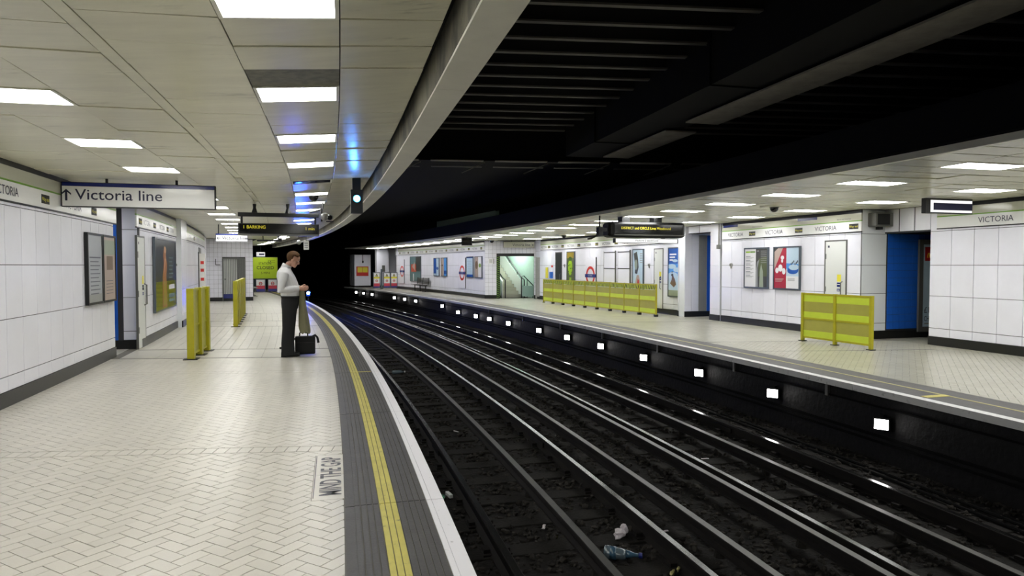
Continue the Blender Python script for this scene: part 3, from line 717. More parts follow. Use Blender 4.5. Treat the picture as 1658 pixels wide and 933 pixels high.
# ================================================================== riser lamps under the right platform
LAMPS = [(7.15, -.43), (9.27, -.43), (11.36, -.43), (13.50, -.43), (15.66, -.43), (17.77, -.43), (19.92, -.43), (22.73, -.44), (24.78, -.44), (26.41, -.45), (28.79, -.45), (31.17, -.31), (35.69, -.30), (37.81, -.30), (39.94, -.31), (44.89, -.31), (46.97, -.31), (48.82, -.31)]
lamp_body = MB().bbox(-.098, .098, -.05, .03, -.080, .080, .012, 'dark').mesh('housing')
lamp_face = MB().bbox(-.080, .080, -.058, -.046, -.063, .063, .004, 'lamp').mesh('glass')
lamp_br = MB().box(-.02, .02, -.02, .05, .078, .11, 'dark').box(-.04, .03, .03, .085, .05, .11, 'dark').mesh('bracket')
for k, (s, z) in enumerate(LAMPS):
    t = thing('riser_lamp', ORD[k] + ' glowing white lamp from the right under the right platform edge', 'lamp', s, 6.085, z, 'right', 'lamps along the right platform riser', 0.62)
    link('housing', lamp_body, t); link('glass', lamp_face, t); link('bracket', lamp_br, t)

# ================================================================== stairway behind the entrance
sr = tag(link('wall_stairwell', None, None, (0, 33.3, 0), 0), 'pale green tiled walls of the stairway behind the entrance', 'stairwell', kind='structure')
MB().add([(1.35, 0, -.02), (-2.6, 8.5, -.02), (-2.6, 8.5, 6), (1.35, 0, 6), (1.6, 0, -.02), (-2.35, 8.5, -.02), (-2.35, 8.5, 6), (1.6, 0, 6)], [(0, 1, 2, 3), (7, 6, 5, 4), (3, 2, 6, 7), (0, 4, 5, 1)], 'mint').build('right_wall', sr)
MB().add([(-.62, .02, -.02), (-4.4, 8.5, -.02), (-4.4, 8.5, 6), (-.62, .02, 6), (-.8, .02, -.02), (-4.6, 8.5, -.02), (-4.6, 8.5, 6), (-.8, .02, 6)], [(3, 2, 1, 0), (4, 5, 6, 7), (3, 7, 6, 2), (0, 1, 5, 4)], 'mint').build('left_wall', sr)
MB().box(-4.6, -2.2, 8.4, 8.6, -.02, 6, 'mint').build('back_wall', sr)
MB().add([(-.7, .0, 2.5), (1.4, .0, 2.5), (-2.4, 8.5, 5.9), (-4.5, 8.5, 5.9), (-.7, .0, 2.6), (1.4, .0, 2.6), (-2.4, 8.5, 6.0), (-4.5, 8.5, 6.0)], [(0, 3, 2, 1), (4, 5, 6, 7)], 'mint').build('sloping_ceiling', sr)
MB().add([(-.62, 0, -.02), (1.4, 0, -.02), (-2.4, 8.5, -.02), (-4.5, 8.5, -.02), (-.62, 0, 0), (1.4, 0, 0), (-2.4, 8.5, 0), (-4.5, 8.5, 0)], [(4, 5, 6, 7), (0, 3, 2, 1)], 'tile_r').build('stair_floor', sr)
flt = tag(link('staircase', None, None, (0.05, 33.9, 0), math.atan(0.455)), 'staircase climbing away to the left behind the entrance', 'staircase')
for k in range(16):
    MB().box(-0.55, 0.42, 0.27 * k, 0.27 * k + 0.29, -0.0 + 0.165 * k - (0.1 if k else 0), 0.165 * (k + 1), 'tile_r').build('step', flt)
for x, nm in ((0.46, 'right'), (-0.58, 'left')):
    pts = [(x, 0.05, 0.25), (x, 4.3, 0.25 + 2.6)]
    MB().add([(x - .02, 0, 0.0), (x - .02, 4.3, 2.62), (x - .02, 4.3, 3.45), (x - .02, 0, .85), (x + .02, 0, 0.0), (x + .02, 4.3, 2.62), (x + .02, 4.3, 3.45), (x + .02, 0, .85)], [(0, 1, 2, 3), (7, 6, 5, 4), (3, 2, 6, 7), (0, 3, 7, 4), (1, 5, 6, 2), (0, 4, 5, 1)], 'signwhite').build('balustrade', flt)
    MB().tube([(x, -0.35, 0.0), (x, -0.35, 0.90), (x, 0.0, 1.02), (x, 4.3, 3.62)], 0.032, 8, 'dark', True).build('handrail', flt)
    for q in range(4): MB().tube([(x, 0.5 + q, 0.3 + .61 * q), (x, 0.5 + q, 1.32 + .61 * q)], 0.018, 6, 'dark').build('baluster', flt)
rl = tag(link('guard_rail', None, None, (0.78, 33.55, 0), 0.15), 'grey metal guard rail at the foot of the stairs', 'railing')
MB().tube([(-.32, 0, 0), (-.32, 0, 1.05), (-.2, .02, 1.1), (.30, .2, .62), (.30, .2, 0)], 0.024, 8, 'dark').build('rail', rl)
MB().box(-.30, .28, 0.06, 0.075, 0.08, .60, 'glass').build('panel', rl)
MB().tube([(-.02, .08, 0), (-.02, .08, .9)], 0.016, 6, 'dark').build('post', rl)
t = tag(link('stair_light', None, None, (-0.1, 35.0, 2.95), math.atan(.455)), 'bright light panel over the stairs behind the entrance', 'light')
MB().box(-.25, .25, -.6, .6, 0, .02, 'stairlight').build('diffuser', t); MB().box(-.28, .28, -.63, .63, .02, .08, 'beam').build('casing', t)
t = tag(link('stair_light', None, None, (-2.2, 39.2, 4.6), math.atan(.455)), 'second light panel higher up the stairs behind the entrance', 'light')
MB().box(-.25, .25, -.6, .6, 0, .02, 'stairlight').build('diffuser', t); MB().box(-.28, .28, -.63, .63, .02, .08, 'beam').build('casing', t)

# ================================================================== doors
def door(n, label, s, t, face, w, h=2.15, m='door', notice=True, handle_right=True):
    o = tag(thing('door_%d' % n, label, 'door', s, t, 0, face), kind='structure')
    MB().box(-w / 2 - .03, -w / 2, -.03, .01, 0, h + .03, 'greymetal').box(w / 2, w / 2 + .03, -.03, .01, 0, h + .03, 'greymetal').box(-w / 2, w / 2, -.03, .01, h, h + .03, 'greymetal').build('door_frame', o)
    lf = MB().bbox(-w / 2 + .004, w / 2 - .004, -.028, 0.0, 0.01, h - .004, .003, m).build('door_leaf', o)
    hx = (w / 2 - .09) * (1 if handle_right else -1)
    MB().tube([(hx, -.03, .82), (hx, -.075, .84), (hx, -.075, 1.22), (hx, -.03, 1.24)], .013, 8, 'steel').build('handle', lf)
    for z in (.30, 1.0, 1.75): MB().box(-hx - .06 * np.sign(hx), -hx - .09 * np.sign(hx), -.036, -.02, z, z + .12, 'steel').build('hinge', lf)
    if notice:
        c = 0.12 * (1 if handle_right else -1)
        nb = MB().box(c - .06, c + .06, -.030, -.027, 1.24, 1.40, 'lemon').box(c - .06, c + .06, -.030, -.027, 1.12, 1.22, 'signblue').box(c - .06, c + .06, -.030, -.027, 1.02, 1.08, 'navy')
        nb.box(c - .05, c + .04, -.0312, -.030, 1.17, 1.185, 'signwhite').box(c - .05, c + .02, -.0312, -.030, 1.04, 1.055, 'signwhite')
        nb.build('notice', lf)
        MB().box(-w / 2 + .08, -w / 2 + .13, -.031, -.027, h - .14, h - .09, 'ink').build('number_plate', lf)
    return o
door(1, 'pale grey door with yellow and blue notices right of the poster frames', 12.68, 10.45, 'right', 0.62)
door(2, 'pale grey door at the end of the long barrier by the blue poster', 20.06, 10.45, 'right', 0.52)
door(3, 'pale grey door on the left wall with a long steel handle', 14.87, -4.15, 'left', 0.62)
door(4, 'dark brown door left of the green poster behind the long barrier', 27.75, 10.45, 'right', 0.62, 2.18, 'dark', False)
door(5, 'grey metal door in the far left wall beyond the pilaster', 26.6, -4.15, 'left', 1.1, 2.2, 'greymetal', False)

# ================================================================== station name friezes
def frieze(label, t, face, s0, s1, words, marks, zb=2.345, zt=2.74, mid=2.575, lettered=True):
    """curved name board along the top of a wall; words and marks give s positions"""
    sg = -1 if face == 'right' else 1
    f = tag(link('name_frieze', None, None, W((s0 + s1) / 2, t, zb)), label, 'sign')
    off = -W((s0 + s1) / 2, t, zb)
    def put(nm, z0, z1, m, d=.03):
        mb = arc(MB(), s0, s1, min(t, t + sg * d), max(t, t + sg * d), z0, z1, m)
        mb.v = [tuple(Vector(v) + off) for v in mb.v]; return mb.build(nm, f)
    nband = put('name_band', zb, mid - .01, 'signwhite', .030); put('green_line', mid - .01, mid + .012, 'green', .032); put('map_band', mid + .012, zt, 'cream', .030)
    put('bottom_trim', zb - .02, zb, 'dark', .034); put('top_trim', zt, 2.81, 'dark', .02)
    for s in words:
        o = MB().text('VICTORIA', 0, 0, 0.105, -.0345, 'ink').build('lettering', nband, None, False, W(s, t, zb + .062) + off, face_rz(s, face))
    for s in marks:
        mb = MB().box(-.13, .13, -.034, -.030, 0, .115, 'black').text('Way out', 0.0, .035, .05, -.0355, 'wayyellow')
        mb.build('way_out_plate', nband, None, False, W(s, t, zb + .055) + off, face_rz(s, face))
    return f
f1 = frieze('white VICTORIA name frieze above the grey door and two poster frames', 10.45, 'right', 11.98, 16.76, (12.98, 14.68, 16.18), (12.18, 13.82, 15.50))
for s in (13.55, 16.4):
    MB().box(-.33, .33, -.033, -.03, .33, .395, 'signblue').build('line_diagram', f1, None, False, W(s, 10.45, 2.345) - W((11.98 + 16.76) / 2, 10.45, 2.345), face_rz(s, 'right'))
    MB().text('District and Circle lines', 0, .275, .03, -.034, 'ink').build('lettering', f1, None, False, W(s - 1.1, 10.45, 2.345) - W((11.98 + 16.76) / 2, 10.45, 2.345), face_rz(s, 'right'))
frieze('white VICTORIA name frieze above the long wall behind the long barrier', 10.45, 'right', 18.8, 29.6, (20.6, 22.1, 23.6, 25.1, 26.6, 28.1, 29.2), (19.8, 21.3, 22.85, 24.35, 25.85, 27.35, 28.7))
frieze('white VICTORIA name frieze along the far right wall', 8.30, 'right', 31.4, 46.2, tuple(32.7 + 1.75 * k for k in range(8)), tuple(31.8 + 1.75 * k for k in range(9)))
frieze('white name frieze at the right edge above the blue passage', 11.07, 'right', 4.0, 10.75, (9.6, 7.6), (8.6,))
frieze('glossy name frieze over the two left poster frames', -4.30, 'left', 2.0, 13.66, (11.3, 9.0), (12.3, 10.2))
frieze('white VICTORIA name frieze above the left door and film poster', -4.15, 'left', 14.52, 19.45, (15.45, 17.2, 18.6), (14.85, 16.3, 18.0))
frieze('dim name frieze on the far left wall past the pilaster', -4.15, 'left', 20.8, 30.0, (22.5, 25.5, 28.0), (24.0,))

# ================================================================== posters
def poster(name, label, s, t, face, w, h, z0, draw, frame='frame', fw=.035, cat='poster', group=None, turn=0.0, depth=.05):
    o = thing(name, label, cat, s, t, z0, face, group, turn)
    d = depth
    for a in ((-w / 2, w / 2, 0, fw), (-w / 2, w / 2, h - fw, h), (-w / 2, -w / 2 + fw, fw, h - fw), (w / 2 - fw, w / 2, fw, h - fw)):
        MB().box(a[0], a[1], -d, 0, a[2], a[3], frame).build('frame_bar', o)
    pr = MB(); draw(pr, w - 2 * fw, h - 2 * fw, fw, -d + .012); pr.build('print', o)
    return o
def rc(mb, W_, H_, f, y, x0, x1, z0, z1, m, lay=1):
    """rectangle in fractions of the print"""
    X = lambda q: -W_ / 2 + W_ * q; Z = lambda q: f + H_ * q
    yy = y - .0008 * lay
    mb.add([(X(x0), yy, Z(z0)), (X(x1), yy, Z(z0)), (X(x1), yy, Z(z1)), (X(x0), yy, Z(z1))], [(0, 1, 2, 3)], m)
def pg(mb, W_, H_, f, y, pts, m, lay=2):
    yy = y - .0008 * lay
    mb.add([(-W_ / 2 + W_ * a, yy, f + H_ * b) for a, b in pts], [tuple(range(len(pts)))], m)
def oval(cx, cz, rx, rz, n=18): return [(cx + rx * math.cos(2 * PI * k / n), cz + rz * math.sin(2 * PI * k / n)) for k in range(n)]
PC = lambda n, c, r=0.3: mat('print ' + n, c, r)
PC('white', (226, 226, 228)); PC('crimson', (168, 40, 58)); PC('sage', (150, 160, 140)); PC('char', (64, 66, 62)); PC('olive', (84, 92, 58)); PC('ash', (150, 152, 150)); PC('sky', (80, 150, 220)); PC('deep', (28, 84, 168)); PC('pale', (186, 208, 224)); PC('brown', (110, 88, 66)); PC('night', (22, 28, 30)); PC('amber', (150, 92, 40)); PC('flesh', (196, 150, 112)); PC('limegreen', (150, 190, 30)); PC('moss', (54, 84, 22)); PC('grass', (110, 150, 60)); PC('mauve', (178, 160, 150)); PC('text', (60, 64, 84)); PC('orange', (196, 84, 60)); PC('teal', (90, 120, 122)); PC('gold', (150, 130, 40)); PC('yolk', (230, 190, 40)); PC('signred', (190, 30, 34)); PC('limeprint', (192, 198, 44)); PC('silvergrey', (168, 172, 178))
P_ = lambda n: MATS['print ' + n]
def d_list(mb, w, h, f, y):
    rc(mb, w, h, f, y, 0, .5, 0, 1, P_('white'), 0); rc(mb, w, h, f, y, .5, 1, 0, 1, P_('char'), 0)
    rc(mb, w, h, f, y, .04, .24, .90, .94, P_('limegreen')); rc(mb, w, h, f, y, .25, .47, .90, .94, P_('grass'))
    for k in range(6):
        z = .80 - .1 * k; rc(mb, w, h, f, y, .05, .26, z, z + .012, P_('text')); rc(mb, w, h, f, y, .05, .40, z - .03, z - .02, P_('ash')); rc(mb, w, h, f, y, .05, .34, z - .05, z - .042, P_('ash'))
    pg(mb, w, h, f, y, [(.62, .28), (.99, .28), (.99, .80), (.62, .74)], P_('olive')); pg(mb, w, h, f, y, [(.50, .0), (.60, .0), (.58, .5), (.66, .72), (.56, .66), (.50, .4)], P_('ash'), 3)
    pg(mb, w, h, f, y, [(.66, .0), (.84, .0), (.82, .4), (.74, .62), (.68, .4)], P_('sage'), 3)
    for k in range(7): rc(mb, w, h, f, y, .72, .97, .93 - .05 * k, .945 - .05 * k, P_('ash'), 4)
    mb.text('mile', -w / 2 + w * .55, f + h * .93, .035, y - .004, P_('white'), 'L')
def d_pair(mb, w, h, f, y):
    rc(mb, w, h, f, y, 0, .5, 0, 1, P_('crimson'), 0); rc(mb, w, h, f, y, .5, 1, 0, 1, P_('pale'), 0)
    pg(mb, w, h, f, y, [(0, .45), (0, 1), (.36, 1)], P_('mauve')); pg(mb, w, h, f, y, [(0, .9), (0, 1), (.16, 1)], P_('char'), 3)
    for cx, cz, rx, rz in ((.12, .44, .07, .07), (.40, .42, .07, .08), (.26, .50, .09, .09), (.34, .76, .07, .05), (.33, .68, .04, .05)): pg(mb, w, h, f, y, oval(cx, cz, rx, rz), P_('white'), 3)
    for k in range(3): rc(mb, w, h, f, y, .05, .40 - .04 * k, .22 - .03 * k, .235 - .03 * k, P_('mauve'), 3)
    pg(mb, w, h, f, y, oval(.76, .44, .22, .09), P_('deep')); pg(mb, w, h, f, y, [(.5, .5), (.66, .36), (.98, .46), (.98, .60), (.5, .62)], P_('sky'), 1); pg(mb, w, h, f, y, oval(.80, .52, .2, .07), P_('pale'), 3)
    for k in range(6): pg(mb, w, h, f, y, oval(.70 + .05 * k, .60 + .03 * (k % 3), .02, .03), P_('text'), 4)
    for k in range(3): rc(mb, w, h, f, y, .56, .84, .24 - .025 * k, .25 - .025 * k, P_('ash'), 3)
    rc(mb, w, h, f, y, .5, 1, 0, .30, P_('white'), 1)
def d_bird(mb, w, h, f, y):
    rc(mb, w, h, f, y, 0, 1, 0, .42, P_('pale'), 0); rc(mb, w, h, f, y, 0, 1, .42, .68, P_('sky'), 0); rc(mb, w, h, f, y, 0, 1, .68, 1, P_('deep'), 0)
    for cx, cz, rx, rz in ((.3, .62, .4, .05), (.75, .55, .3, .05), (.6, .74, .25, .03), (.4, .44, .45, .06)): pg(mb, w, h, f, y, oval(cx, cz, rx, rz), P_('pale'), 1)
    pg(mb, w, h, f, y, [(.15, .26), (.5, .18), (.72, .24), (.62, .34), (.50, .40), (.42, .46), (.34, .44), (.30, .34)], P_('brown')); pg(mb, w, h, f, y, oval(.36, .44, .1, .03), P_('char'), 3); pg(mb, w, h, f, y, [(.18, .50), (.42, .52), (.40, .49)], P_('char'), 3)
    for k in range(3): rc(mb, w, h, f, y, .10, .72 - .12 * (k == 1) - .3 * (k == 2), .86 - .06 * k, .89 - .06 * k, P_('white'), 3)
    rc(mb, w, h, f, y, 0, 1, 0, .12, P_('sage'), 1)
def d_face(mb, w, h, f, y):
    rc(mb, w, h, f, y, 0, 1, 0, 1, P_('pale'), 0); pg(mb, w, h, f, y, [(.08, .92), (.4, .96), (.52, .80), (.58, .6), (.44, .44), (.2, .46), (.24, .62)], P_('char'), 1)
    pg(mb, w, h, f, y, oval(.32, .66, .14, .12), P_('sage'), 2); pg(mb, w, h, f, y, [(.22, .0), (.7, .0), (.76, .25), (.6, .42), (.4, .42), (.26, .25)], P_('mauve'), 2); pg(mb, w, h, f, y, [(.4, .0), (.66, .0), (.6, .3), (.5, .34)], P_('signred'), 3)
    for k in range(5): rc(mb, w, h, f, y, .7, .95, .9 - .05 * k, .92 - .05 * k, P_('ash'), 2)
def d_leaf(mb, w, h, f, y):
    rc(mb, w, h, f, y, 0, 1, 0, .84, P_('olive'), 0); rc(mb, w, h, f, y, 0, 1, .84, 1, P_('gold'), 0)
    pg(mb, w, h, f, y, oval(.45, .58, .3, .22), P_('limegreen'), 1); pg(mb, w, h, f, y, oval(.45, .82, .24, .06), P_('moss'), 2); pg(mb, w, h, f, y, [(.28, .30), (.62, .30), (.58, .0), (.32, .0)], P_('limegreen'), 1)
    for k in range(14): pg(mb, w, h, f, y, oval(.2 + .5 * random.random(), .05 + .7 * random.random(), .06, .02), P_('moss'), 2)
def d_film(mb, w, h, f, y):
    rc(mb, w, h, f, y, 0, 1, 0, 1, P_('night'), 0); rc(mb, w, h, f, y, 0, 1, 0, .40, P_('limeprint'), 0)
    pg(mb, w, h, f, y, [(.30, .02), (.52, .02), (.50, .5), (.54, .66), (.48, .78), (.50, .88), (.42, .92), (.36, .80), (.38, .66), (.32, .45)], P_('amber'), 2); pg(mb, w, h, f, y, oval(.45, .86, .05, .05), P_('flesh'), 3); pg(mb, w, h, f, y, [(.40, .55), (.48, .72), (.44, .74), (.36, .5)], P_('flesh'), 3)
    pg(mb, w, h, f, y, [(.34, .05), (.5, .05), (.46, .4), (.36, .4)], P_('gold'), 3)
    for k in range(6): rc(mb, w, h, f, y, .64, .86 - .05 * (k % 2), .74 - .06 * k, .76 - .06 * k, P_('teal'), 2)
    rc(mb, w, h, f, y, .62, .92, .27, .34, P_('white'), 2); rc(mb, w, h, f, y, .62, .92, .14, .20, P_('teal'), 2); rc(mb, w, h, f, y, .62, .9, .08, .12, P_('teal'), 2)
def d_left1(mb, w, h, f, y):
    rc(mb, w, h, f, y, 0, 1, 0, 1, P_('silvergrey'), 0)
    for k in range(9): rc(mb, w, h, f, y, .15, .75 + .1 * (k % 2), .60 - .06 * k, .615 - .06 * k, P_('text'), 1)
    rc(mb, w, h, f, y, .1, .9, .66, .68, P_('purple') if False else P_('text'), 1); rc(mb, w, h, f, y, .0, 1, 0, .12, P_('ash'), 1)
def d_left2(mb, w, h, f, y):
    rc(mb, w, h, f, y, 0, 1, 0, 1, P_('mauve'), 0); rc(mb, w, h, f, y, .25, .8, .48, .70, P_('brown'), 1); rc(mb, w, h, f, y, 0, 1, .72, .95, P_('sage'), 1)
    for k in range(5): rc(mb, w, h, f, y, .2, .8, .30 - .05 * k, .31 - .05 * k, P_('text'), 1)
def d_blueart(mb, w, h, f, y):
    rc(mb, w, h, f, y, 0, .5, 0, 1, P_('deep'), 0); rc(mb, w, h, f, y, .5, 1, 0, 1, P_('pale'), 0); pg(mb, w, h, f, y, oval(.72, .42, .2, .09), P_('deep'), 1); rc(mb, w, h, f, y, 0, .45, 0, .12, P_('pale'), 1)
def d_blueart2(mb, w, h, f, y):
    rc(mb, w, h, f, y, 0, .5, 0, 1, P_('mauve'), 0); rc(mb, w, h, f, y, .5, 1, 0, 1, P_('sky'), 0); pg(mb, w, h, f, y, oval(.2, .6, .14, .05), P_('brown'), 1); rc(mb, w, h, f, y, .55, 1, .1, .3, P_('deep'), 1)
def d_red(mb, w, h, f, y):
    rc(mb, w, h, f, y, 0, 1, 0, 1, P_('teal'), 0); rc(mb, w, h, f, y, .1, .6, .38, .70, P_('orange'), 1); rc(mb, w, h, f, y, .55, 1, .4, 1, P_('char'), 1); pg(mb, w, h, f, y, [(.2, .6), (.45, .8), (.5, .4)], P_('mauve'), 2); rc(mb, w, h, f, y, .3, .36, 0, .3, P_('white'), 2)
def d_map(mb, w, h, f, y):
    rc(mb, w, h, f, y, 0, 1, 0, 1, P_('pale'), 0); rc(mb, w, h, f, y, 0, 1, 0, .12, P_('deep'), 1); rc(mb, w, h, f, y, 0, 1, .95, 1, P_('deep'), 1)
    for k in range(7): rc(mb, w, h, f, y, .1 + .05 * (k % 3), .8, .25 + .09 * k, .257 + .09 * k, P_('text'), 1)
def d_tan(mb, w, h, f, y):
    rc(mb, w, h, f, y, 0, .5, 0, 1, P_('mauve'), 0); rc(mb, w, h, f, y, .5, 1, 0, 1, P_('white'), 0); pg(mb, w, h, f, y, oval(.74, .58, .18, .1), P_('grass'), 1); pg(mb, w, h, f, y, oval(.25, .6, .2, .2), P_('brown'), 1)
poster('poster_frame', 'poster frame with a white listing and a dark green half', 15.31, 10.43, 'right', 0.99, 1.08, 1.0, d_list)
poster('poster_frame', 'poster frame with a crimson half and a blue and white half', 14.19, 10.43, 'right', 0.97, 1.08, 1.0, d_pair)
poster('wall_poster', 'tall blue sky poster showing a brown bird near the pier', 19.12, 10.43, 'right', 0.70, 1.60, 0.59, d_bird)
poster('wall_poster', 'tall pale poster of a figure with dark hair left of a door', 21.30, 10.43, 'right', 0.76, 1.60, 0.59, d_face)
poster('wall_poster', 'tall green poster of a leafy figure behind the long barrier', 26.55, 10.43, 'right', 0.76, 1.62, 0.59, d_leaf)
poster('wall_poster', 'large dark film poster with an orange figure on the left wall', 17.5, -4.13, 'left', 2.85, 1.62, 0.59, d_film)
poster('poster_frame', 'pale notice in the nearer dark frame on the left wall', 12.20, -4.28, 'left', 0.80, 1.12, 0.99, d_left1, 'dark')
poster('poster_frame', 'brownish notice in the farther dark frame on the left wall', 13.03, -4.28, 'left', 0.76, 1.12, 0.99, d_left2, 'dark')
poster('poster_frame', 'tan and white poster next to the stairway entrance wall', 32.15, 8.28, 'right', 1.05, 1.08, 0.99, d_tan)
poster('poster_frame', 'pale map poster right of the far blue and red roundel', 33.35, 8.28, 'right', 1.0, 1.08, 0.99, d_map)
poster('poster_frame', 'poster with a light blue strip on the far wall, nearer of two', 37.4, 8.28, 'right', 1.0, 1.08, 0.98, d_blueart2)
poster('poster_frame', 'deep blue poster on the far wall above the bench end', 38.7, 8.28, 'right', 1.0, 1.08, 0.98, d_blueart)
poster('wall_poster', 'large red and grey poster behind the bench on the far wall', 42.6, 8.28, 'right', 2.2, 1.62, 0.58, d_red)
# advertisement in the blue passage
def d_meal(mb, w, h, f, y):
    rc(mb, w, h, f, y, 0, 1, 0, 1, P_('pale'), 0)
    rc(mb, w, h, f, y, .08, .52, .80, .97, P_('signred'), 1)
    X = -w / 2 + w * .30; Z = f + h * .84
    for sg in (-1, 1):
        pts = [(X + sg * .035 + .033 * math.cos(a), y - .004, Z + .10 * math.sin(a)) for a in np.linspace(0, PI, 12)]
        mb.tube(pts, .009, 6, P_('yolk'))
    mb.text('£1.49', -w / 2 + w * .08, f + h * .17, .13, y - .003, 'ink', 'L'); mb.text('CHICKEN', -w / 2 + w * .08, f + h * .07, .11, y - .003, 'ink', 'L', .7)
    rc(mb, w, h, f, y, .1, .5, .03, .045, P_('ash'), 1)
ad = poster('wall_poster', 'tall meal advertisement with red logo in the blue passage', 11.93, 12.36, 'cam', 0.86, 2.05, 0.13, d_meal, 'greymetal', .11)

# ================================================================== roundels
def roundel(label, s, t, face, w, h, z0, group=None):
    o = thing('roundel_sign', label, 'sign', s, t, z0, face, group)
    bb = MB().bbox(-w / 2, w / 2, -.03, 0, 0, h, .004, 'panel').build('board', o)
    MB().box(w / 2, w / 2 + .012, -.034, 0, .0, h, 'dark').build('edge', o)
    r1 = min(w * .42, h * .34); cz = h * .5
    MB().ring(0, cz, r1 * .72, r1, -.038, -.03, 'red').build('ring', bb)
    MB().box(-r1 * 1.2, r1 * 1.2, -.044, -.03, cz - r1 * .17, cz + r1 * .17, 'navy').build('bar', bb)
    MB().text('VICTORIA', 0, cz - r1 * .075, r1 * .16, -.0452, 'signwhite').build('lettering', bb)
    return o
roundel('white board with red ring roundel behind the long barrier', 24.82, 10.43, 'right', 0.92, 1.50, 0.44)
roundel('white board with red ring roundel in the middle of the far wall', 34.5, 8.28, 'right', 0.96, 1.62, 0.40)
roundel('white board with red ring roundel at the far end of the wall', 45.3, 8.28, 'right', 0.90, 1.62, 0.40)
# white shutter boxes between posters
for nm, s in (('nearer white wall cabinet with dark rails beside the tall pale poster', 22.25), ('farther white wall cabinet with dark rails beside the roundel', 23.29)):
    o = thing('wall_cabinet', nm, 'cabinet', s, 10.43, 0.45, 'right')
    MB().bbox(-.44, .44, -.05, 0, 0, 1.72, .006, 'panel').build('body', o)
    MB().box(-.44, .44, -.062, -.05, 1.64, 1.67, 'dark').build('top_rail', o); MB().box(-.44, .44, -.062, -.05, 1.03, 1.06, 'dark').build('middle_rail', o)
    MB().box(-.445, -.43, -.055, 0, 0, 1.72, 'greymetal').box(.43, .445, -.055, 0, 0, 1.72, 'greymetal').build('side_edge', o)

# ================================================================== hanging signs and train indicators
def rods(o, xs, z0, z1, r=.018):
    for x in xs:
        MB().tube([(x, .04, z0), (x, .04, z1)], r, 8, 'dark').build('hanger', o); MB().box(x - .05, x + .05, -.01, .09, z1 - .012, z1, 'dark').build('ceiling_plate', o)
def arrow(mb, x, z, h, y, m, d='left'):
    p = {'left': [(-1, 0), (-.25, .75), (.05, .75), (-.45, .18), (1, .18), (1, -.18), (-.45, -.18), (.05, -.75), (-.25, -.75)],
         'up': [(0, 1), (.75, .25), (.75, -.05), (.18, .45), (.18, -1), (-.18, -1), (-.18, .45), (-.75, -.05), (-.75, .25)],
         'down': [(.6, -.7), (-.5, -.7), (-.2, -.4), (.1, -.4), (-.7, .5), (-.45, .75), (.33, -.15), (.33, .15), (.6, .4)]}[d]
    mb.add([(x + a * h / 2, y, z + b * h / 2) for a, b in p][::-1], [tuple(range(len(p)))[::-1]], m)
o = thing('hanging_sign', 'large white Victoria line sign with blue top hanging in the left foreground', 'sign', 10.75, -3.29, 2.41)
MB().bbox(-.97, .99, 0, .09, 0, .345, .008, 'dark').build('casing', o)
fc = MB().box(-.955, .975, -.006, 0, .012, .285, 'signwhite').build('face', o); MB().box(-.955, .975, -.007, 0, .287, .335, 'signblue').build('blue_band', o)
mb = MB().text('Victoria line', -.80, .105, .145, -.0075, 'ink', 'L', 1.08, 0.006); arrow(mb, -.905, .165, .16, -.0075, 'ink', 'up'); mb.build('lettering', fc)
rods(o, (-.42, .47), .345, .44)
o = thing('hanging_sign', 'small white Victoria line sign with left arrow before the steel gate', 'sign', 21.9, -2.93, 2.31)
MB().bbox(-.44, .44, 0, .08, 0, .235, .006, 'signblue').build('casing', o); fc = MB().box(-.43, .43, -.006, 0, .008, .19, 'signwhite').build('face', o)
mb = MB().text('Victoria line', -.27, .065, .095, -.0075, 'ink', 'L', 1.05, .014); arrow(mb, -.36, .10, .10, -.0075, 'ink', 'left'); mb.build('lettering', fc)
rods(o, (-.36, .36), .235, .54, .014)
# left train indicator
o = thing('train_indicator', 'black train indicator reading 1 BARKING 1 min beyond the man', 'indicator', 14.45, -1.565, 2.20)
MB().bbox(-.77, .77, 0, .22, 0, .24, .015, 'dark').build('casing', o)
fc = MB().box(-.74, .74, -.006, 0, .045, .225, 'blackgloss').build('screen', o); MB().box(-.77, .77, -.01, .0, .0, .03, 'greymetal').build('bottom_lip', o)
mb = MB().text('1', -.66, .135, .062, -.0075, 'glow_amber', 'L').text('BARKING', -.60, .135, .062, -.0075, 'glow_amber', 'L', .95).text('1 min', .68, .12, .058, -.0075, 'glow_amber', 'R'); mb.build('lit_letters', fc)
MB().bbox(-.77, .77, .04, .16, .375, .455, .01, 'dark').build('top_bar', o)
for x in (-.70, .70): MB().box(x - .02, x + .02, .08, .12, .24, .38, 'dark').build('drop_arm', o)
for x in (-.46, .17): MB().tube([(x, .10, .45), (x, .10, .55), (x, .10, .65)], [.06, .03, .04], 10, 'dark').build('hanger', o)
# right train indicator
PX, PY = 2.40, 16.75
s_, t_ = ST(PX, PY)
o = thing('train_indicator', 'long black indicator for DISTRICT and CIRCLE Lines Westbound over the right platform', 'indicator', s_, t_, 2.30)
L_ = 2.13
bd = MB().loft([((x, .24, .20), (0, .23 * k, 0), (0, 0, .20 * k)) for x, k in ((0.0, .72), (.05, .92), (.12, 1), (L_ - .06, 1), (L_, .9))], 'dark', 24, 5.0); bd.build('casing', o)
fc = MB().box(.14, L_ - .08, -.004, .03, .10, .33, 'blackgloss').build('screen', o); MB().box(.12, L_ - .03, -.03, .05, .055, .075, 'greymetal').build('lip', o)
MB().text('DISTRICT and CIRCLE Lines Westbound', .32, .205, .062, -.006, 'glow_amber', 'L', .93).build('lit_letters', fc)
MB().box(.4, .62, .12, .36, .38, .53, 'dark').box(1.3, 1.52, .12, .36, .38, .53, 'dark').build('hanger', o)
ss = MB().box(.16, L_ - .18, .04, .14, -.135, -.02, 'dark').build('lower_sign_case', o)
